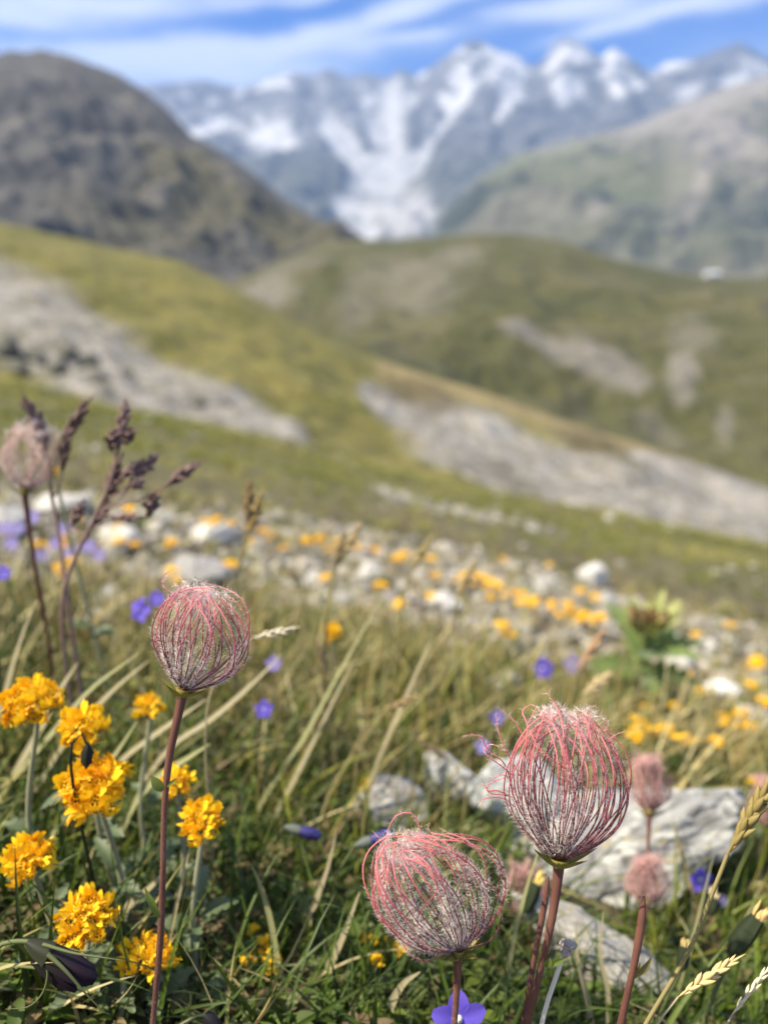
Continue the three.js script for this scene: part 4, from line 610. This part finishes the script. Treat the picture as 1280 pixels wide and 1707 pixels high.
// pale dry blades, each one told apart in the near grass
{
  const blades = [[[418, 1440], [432, 1470], [450, 1530], [462, 1600], [466, 1640], 11, 0.36], [[600, 1485], [572, 1560], [545, 1620], [530, 1680], [520, 1720], 13, 0.37], [[700, 1620], [672, 1640], [650, 1680], [640, 1730], [638, 1760], 13, 0.35], [[640, 990], [560, 1130], [500, 1240], [440, 1330], [400, 1420], 7, 0.5], [[590, 1100], [530, 1220], [490, 1300], [460, 1360], [440, 1440], 8, 0.5], [[345, 1165], [300, 1195], [250, 1230], [200, 1270], [160, 1330], 8, 0.45], [[350, 1240], [310, 1265], [270, 1290], [230, 1330], [200, 1390], 11, 0.42], [[250, 1100], [200, 1140], [150, 1190], [100, 1250], [60, 1320], 8, 0.47], [[130, 1105], [100, 1150], [70, 1210], [30, 1280], [0, 1340], 12, 0.45], [[230, 1090], [150, 1150], [80, 1230], [20, 1300], [-30, 1370], 9, 0.45], [[470, 1090], [420, 1140], [350, 1200], [290, 1240], [240, 1300], 8, 0.48], [[290, 1440], [250, 1480], [215, 1510], [190, 1540], [170, 1580], 13, 0.37], [[905, 1395], [880, 1470], [862, 1540], [850, 1600], [842, 1680], 7, 0.36], [[1005, 1520], [1000, 1590], [1012, 1650], [1014, 1700], [1012, 1760], 8, 0.36], [[960, 1540], [962, 1600], [980, 1670], [990, 1740], [992, 1790], 9, 0.36], [[230, 1200], [190, 1260], [130, 1330], [90, 1390], [60, 1450], 10, 0.42], [[560, 1390], [545, 1450], [520, 1520], [500, 1600], [490, 1660], 9, 0.40], [[720, 1060], [690, 1130], [650, 1220], [620, 1300], [600, 1380], 7, 0.52], [[1190, 1420], [1170, 1500], [1150, 1580], [1130, 1660], [1120, 1720], 5, 0.4], [[60, 1000], [30, 1080], [10, 1150], [-10, 1220], [-20, 1300], 9, 0.48]];
  const where = ['hooked over past the lower yellow clusters', 'slanting left of the leaning seed head', 'curling up under the leaning seed head', 'the longest, rising to the lone yellow cluster', 'below the lone yellow cluster', 'crossing behind the left seed stem just under its head', 'wide, behind the left seed stem above the paired clusters', 'rising from between the two top left clusters', 'wide, over the big cluster at the left edge', 'slanting over the top left clusters', 'running out from under the left seed head', 'stubby, behind the cluster above the dark bellflower', 'leaning on the ragged seed head', 'upright before the slanting slab', 'upright just right of the ragged stem', 'behind the widest yellow cluster', 'under the level blue bud', 'thin, up the middle of the stony belt', 'thin, beside the brown-green spike stalk', 'at the left frame edge below the hazy seed head'];
  blades.forEach((b, i) => { const pts = b.slice(0, 5), w = b[5], d = b[6], s = d / F, sp = pts.map((q, k) => at(q[0], q[1], d + k * 0.004)), foot = sp[4].clone(); foot.y = min(foot.y, groundY(foot.x, foot.z) + 0.02); const c = new THREE.CatmullRomCurve3(sp), pos = [], idx = [], N = 14; for (let k = 0; k <= N; k++) { const t = k / N, p = c.getPoint(t), tg = c.getTangent(t), side = tg.cross(FWD).normalize().addScaledVector(FWD, -0.4), hw = w / 2 * s * Math.pow(min(1, t * 2.2 + 0.06), 0.7); pos.push(p.x - side.x * hw, p.y - side.y * hw, p.z - side.z * hw, p.x + FWD.x * hw * 0.3, p.y + FWD.y * hw * 0.3, p.z + FWD.z * hw * 0.3, p.x + side.x * hw, p.y + side.y * hw, p.z + side.z * hw); if (k < N) { const q = k * 3; idx.push(q, q + 1, q + 3, q + 1, q + 4, q + 3, q + 1, q + 2, q + 4, q + 2, q + 5, q + 4); } }
    const m = single('dry_grass_blade', 'pale dry grass blade ' + where[i], 'grass blade', geoOf(pos, idx), leafMat(i % 3 ? [0.54, 0.48, 0.29] : [0.46, 0.46, 0.22], 0.35, 0.5), 'pale dry blades in the near grass'); });
}

// ---------------------------------------------------------------- thistle and leafy plants
{
  const d = 0.92, s = d / F, c = at(1080, 1040, d), foot = V(c.x, 0, c.z - 0.01); foot.y = groundY(foot.x, foot.z); const root = thing('thistle', 'pale yellow-green thistle with brown flower heads standing on the slope', 'thistle', foot), R = rng(71);
  const sm = leafMat([0.44, 0.47, 0.15], 0.4, 0.7), gm = leafMat([0.14, 0.21, 0.035], 0.4, 0.7), sg = leaf(1, (t) => 0.13 * sin(PI * clamp(0.15 + t * 0.85)) * (0.45 + 0.8 * abs(sin(t * 17))), 0.5, 0.4, 22, 2);
  part('stem', tube([c, foot.clone().lerp(c, 0.5), foot], 4 * s, 6 * s, 10, 7), mat([0.16, 0.20, 0.07], 0.7), root);
  for (let i = 0; i < 26; i++) { const g = sg.clone(), l = R.r(40, 75) * s, a = i * 2.4; g.scale(l, l, l); orient(g, V(cos(a) * 0.6, R.r(0.6, 2.2), sin(a) * 0.6), V(0, 1, 0.3), c.clone().add(V(cos(a) * 10 * s, -R.r(0, 30) * s, sin(a) * 10 * s))); part('bract', g, sm, root); }
  for (let i = 0; i < 4; i++) { const p = c.clone().add(V((i - 1.8) * 16 * s, 14 * s + R.s(6) * s, R.s(14) * s)); part('flower_head', spindle(p.clone().add(V(0, -14 * s, 0)), p.clone().add(V(0, 18 * s, 0)), [[0, 4 * s], [0.35, 9 * s], [0.7, 8 * s], [1, 6 * s]], 10), mat([0.24, 0.14, 0.06], 0.9), root); }
  for (let i = 0; i < 22; i++) { const g = sg.clone(), l = R.r(70, 120) * s, a = i * 2.4; g.scale(l * 1.2, l, l); const t = R.r(0.05, 0.8); orient(g, V(cos(a), R.r(0.2, 0.8), sin(a)), V(0, 1, 0.3), foot.clone().lerp(c, t)); part('leaf', g, gm, root); }
}
const featherGeo = (() => { const R = rng(81), l = []; for (let i = 0; i < 15; i++) { const a = R() * 6.3, el = R.r(0.5, 1.4), dir = V(cos(a) * cos(el), sin(el), sin(a) * cos(el)), len = R.r(0.6, 1); for (let k = 0; k < 9; k++) { const t = k / 9, p = dir.clone().multiplyScalar(len * (0.25 + 0.75 * t)).add(V(0, -0.25 * t * t * len, 0)); for (const sd of [-1, 1]) { const g = leaf(0.26 * (1 - t * 0.55), (q) => 0.17 * sin(PI * clamp(0.1 + q * 0.88)), 0.4, 0.3, 3, 1); orient(g, dir.clone().multiplyScalar(0.7).add(V(-sin(a) * sd, 0.1, cos(a) * sd)), V(0, 1, 0), p); l.push(g); } } l.push(tube([V(0, 0, 0), dir.clone().multiplyScalar(len).add(V(0, -0.25 * len, 0))], 0.012, 0.006, 3, 4)); } return mergeGeometries(l); })();
{
  const R = rng(82), fm = leafMat([0.075, 0.14, 0.028], 0.4, 0.65), fm2 = leafMat([0.11, 0.17, 0.04], 0.4, 0.65);
  const spots = [[1010, 1180, 90, 'feathery green plant right behind the ragged seed head crown'], [1130, 1230, 110, 'feathery green plant below the thistle'], [1190, 1310, 120, 'bright feathery green plant above the boulder'], [1250, 1350, 110, 'feathery green plant by the brown spike at the frame edge'], [1080, 1250, 90, 'feathery green plant behind the small blurred pink seed head'], [940, 1150, 80, 'low green plant below the dark violet flower'], [870, 1190, 90, 'low green plant by the windblown strands'], [1150, 1160, 80, 'green plant just downhill of the thistle stem'], [740, 1200, 80, 'low green plant in the middle of the near grass'], [1230, 1420, 90, 'green plant at the right end of the boulder']];
  spots.forEach(([px, py, w, label], i) => { const h = hit(px, py + w * 0.35), r = w / 2 * h.d / F * 1.25, root = thing('leafy_plant', label, 'plant', h.p), m = new THREE.Mesh(featherGeo, i % 2 ? fm : fm2); m.name = 'foliage'; m.scale.setScalar(r); m.rotation.y = R() * 6; m.castShadow = m.receiveShadow = true; root.add(m); });
}
{ // broad silvery lobed leaves low at the bottom left
  const lm = leafMat([0.17, 0.23, 0.12], 0.2, 0.42), round = leaf(1, (t) => 0.42 * Math.pow(sin(PI * clamp(0.06 + t * 0.9)), 0.6) * (0.86 + 0.16 * abs(sin(t * 13))), 0.7, 0.12, 26, 6); { const p = round.attributes.position; for (let i = 0; i < p.count; i++) p.setZ(i, p.getZ(i) + 0.05 * sin(p.getY(i) * 22 + abs(p.getX(i)) * 14)); round.computeVertexNormals(); }
  [[300, 1660, 95, 1, 0.55, 'silvery lobed leaf curling up beside the left seed stem'], [262, 1690, 90, -0.5, 0.6, 'silvery lobed leaf under the foot of the left seed stem'], [345, 1640, 80, 1.2, 0.9, 'silvery lobed leaf reaching past the left seed stem'], [180, 1690, 80, -0.8, 0.9, 'grey-green lobed leaf below the dark bellflower'], [60, 1660, 70, -0.3, 1, 'grey-green lobed leaf at the bottom left corner'], [420, 1720, 90, 0.3, 0.8, 'lobed green leaf at the bottom edge past the left seed stem']].forEach(([px, py, w, dx, dy, label], i) => { const d = 0.36, s = d / F * w, p = at(px - dx * w * 0.35, py + 40, d), foot = V(p.x, groundY(p.x, p.z), p.z), root = thing('lobed_leaf', label, 'leaf', foot); const g = round.clone(); g.scale(s, s, s); orient(g, V(dx, dy, -0.2), V(0.1, 1, 0.5), p); part('blade', g, lm, root); part('stalk', tube([p, foot.clone().lerp(p, 0.5).add(V(0.003, 0, 0)), foot], 0.0009, 0.0012, 8, 5), thinGreen, root); });
}

// ---------------------------------------------------------------- turf
const bladeGeo = (bend, w, seg = 5) => leaf(1, (t) => w * (1 - Math.pow(t, 1.8) * 0.96), bend, 0.5, seg, 1);
const tuftGeo = (seed, n, spread) => { const R = rng(seed), l = []; for (let i = 0; i < n; i++) { const g = bladeGeo(R.r(0.2, 1.3), R.r(0.02, 0.035), 4), a = R() * 6.3, h = R.r(0.5, 1); g.scale(h, h, h); orient(g, V(cos(a) * spread * R() + 0.25, 1, sin(a) * spread * R()), V(cos(a), 0.2, sin(a)).negate(), V(R.s(0.12), -0.05, R.s(0.12))); l.push(g); } return mergeGeometries(l); };
const coverGeo = (seed, n) => { const R = rng(seed), l = []; for (let i = 0; i < n; i++) { const g = leaf(R.r(0.3, 0.6), (t) => 0.22 * sin(PI * clamp(0.08 + t * 0.9)), R.r(0.2, 1), 0.3, 4, 1), a = R() * 6.3; orient(g, V(cos(a), R.r(0.2, 1.4), sin(a)), V(0, 1, 0), V(R.s(0.5), R.r(0, 0.5), R.s(0.5))); l.push(g); } return mergeGeometries(l); };
function scatter(name, label, geo, m, n, seed, place) {
  const R = rng(seed), inst = new THREE.InstancedMesh(geo, m, n), M = new THREE.Matrix4(), Q = new THREE.Quaternion(), E = new THREE.Euler(), C = L(1, 1, 1); let k = 0;
  for (let i = 0; i < n * 8 && k < n; i++) { const o = place(R); if (!o) continue; E.set(o.rx ?? R.s(0.3), R() * 6.3, o.rz ?? R.s(0.3)); Q.setFromEuler(E); if (o.lean) Q.premultiply(new THREE.Quaternion().setFromEuler(new THREE.Euler(0, 0, -o.lean))); M.compose(V(o.x, groundY(o.x, o.z) - 0.002, o.z), Q, V(o.w ?? o.s, o.s, o.w ?? o.s)); inst.setMatrixAt(k, M); inst.setColorAt(k++, C.setRGB(...o.c)); }
  inst.count = k; inst.name = name; inst.userData = { kind: 'stuff', label, category: 'grass' }; inst.castShadow = inst.receiveShadow = true; scene.add(inst);
}
const polar = (R, r0, r1, pw = 0.5, A = 0.72) => { const a = R.s(A), r = lerp(r0, r1, Math.pow(R(), pw)); return [sin(a) * r, -cos(a) * r, r, a]; };
const GREENS = [[0.14, 0.19, 0.018], [0.18, 0.22, 0.024], [0.25, 0.25, 0.035], [0.09, 0.14, 0.016], [0.18, 0.21, 0.06]], DRY = [[0.50, 0.43, 0.19], [0.58, 0.52, 0.28], [0.36, 0.28, 0.12], [0.36, 0.32, 0.10]];
const DARKS = [[0.075, 0.125, 0.016], [0.10, 0.15, 0.02], [0.065, 0.105, 0.025]];
// rock faces that the turf leaves bare
const BARE = [[1000, 1610, 0.035], [930, 1560, 0.02], [1080, 1480, 0.045], [960, 1470, 0.04], [850, 1400, 0.025], [745, 1345, 0.02]].map(([px, py, r]) => [hit(px, py).p, r]), bare = (x, z) => BARE.some(([p, r]) => (p.x - x) ** 2 + (p.z - z) ** 2 < r * r);
const bladeM = leafMat([1, 1, 1], 0.42, 0.5, { specularIntensity: 0.6 }), tuftM = leafMat([1, 1, 1], 0.42, 0.8, { specularIntensity: 0.3 });
const jit = (c, R, k = 0.3) => { const b = 1 + R.s(k); return [c[0] * b, c[1] * b, c[2] * b]; };
for (let v = 0; v < 3; v++) scatter('near_grass', 'green and straw grass blades of the near turf', bladeGeo([0.35, 0.8, 1.3][v], [0.015, 0.02, 0.013][v], 6), bladeM, 3500, 500 + v, (R) => {
  const [x, z, r, a] = polar(R, 0.2, 1.1, 0.8, 0.8); const d = x * 0 - z * cos(PITCH) + (EYE - groundY(x, z)) * sin(PITCH); if (d < 0.33) return null; const dry = fbm(x * 4, z * 4, 12, 3) + sstep(0.4, 0.75, r) * 0.55 - 0.12; if (bare(x, z)) return null; const sp = fbm(x * 5, z * 5, 22, 3); const c = R() < clamp(0.44 + dry) ? R.pick(DRY) : sp > 0.03 + R.s(0.06) ? R.pick(DARKS) : R.pick(GREENS);
  const s = R.r(0.03, 0.085) * (1 + 0.35 * sstep(0.35, 0.7, r) - 0.75 * sstep(0.75, 1.05, r)); return { x, z, s, w: max(s, 0.05), lean: R.r(-0.45, 0.85), c: jit(c, R, 0.42) };
});
for (let v = 0; v < 2; v++) scatter('low_herbs', 'dark green low herbs carpeting the near ground', coverGeo(90 + v, 16), leafMat([1, 1, 1], 0.4, 0.6, { specularIntensity: 0.4 }), 2300, 520 + v, (R) => { const [x, z, r] = polar(R, 0.16, 1.0, v ? 0.55 : 1, 0.85); if (stony(x, z) > R() + 0.3 || bare(x, z)) return null; return { x, z, s: R.r(0.010, 0.026), c: jit(R.pick([[0.085, 0.135, 0.016], [0.12, 0.165, 0.022], [0.15, 0.19, 0.07], [0.07, 0.11, 0.016], [0.20, 0.15, 0.07]]), R) }; });
scatter('dry_grass', 'straw-coloured dry grass of the stony belt', tuftGeo(33, 12, 0.7), tuftM, 1700, 540, (R) => { const [x, z, r] = polar(R, 0.7, 2.3, 0.8); if (R() > 0.35 + stony(x, z) * 0.5) return null; return { x, z, s: R.r(0.03, 0.065), lean: R.r(0, 0.5), c: jit(R() < 0.6 ? R.pick(DRY) : R() < 0.4 ? [0.16, 0.115, 0.10] : R.pick(GREENS), R) }; });
scatter('meadow_grass', 'olive grass tufts covering the meadow slope', tuftGeo(34, 14, 0.9), tuftM, 9000, 550, (R) => { const [x, z, r] = polar(R, 1.7, 14, 0.55, 0.66); if (r < 2.4 && stony(x, z) > 0.5) return null; if (stony(x, z) > 0.25 && R() < 0.55) return null; const n = fbm(x * 0.8, z * 0.8, 15, 3), g = fbm(x * 2.1, z * 2.1, 18, 3); const c = mix3(mix3([0.18, 0.20, 0.028], [0.38, 0.34, 0.12], clamp(0.45 + n * 1.8)), [0.09, 0.13, 0.02], clamp(g * 1.8 + 0.1)); return { x, z, s: R.r(0.035, 0.075) * (1 + r * 0.05), w: R.r(0.06, 0.11) * (1 + r * 0.06), c: jit(c, R, 0.25) }; });
renderer.render(scene, camera);
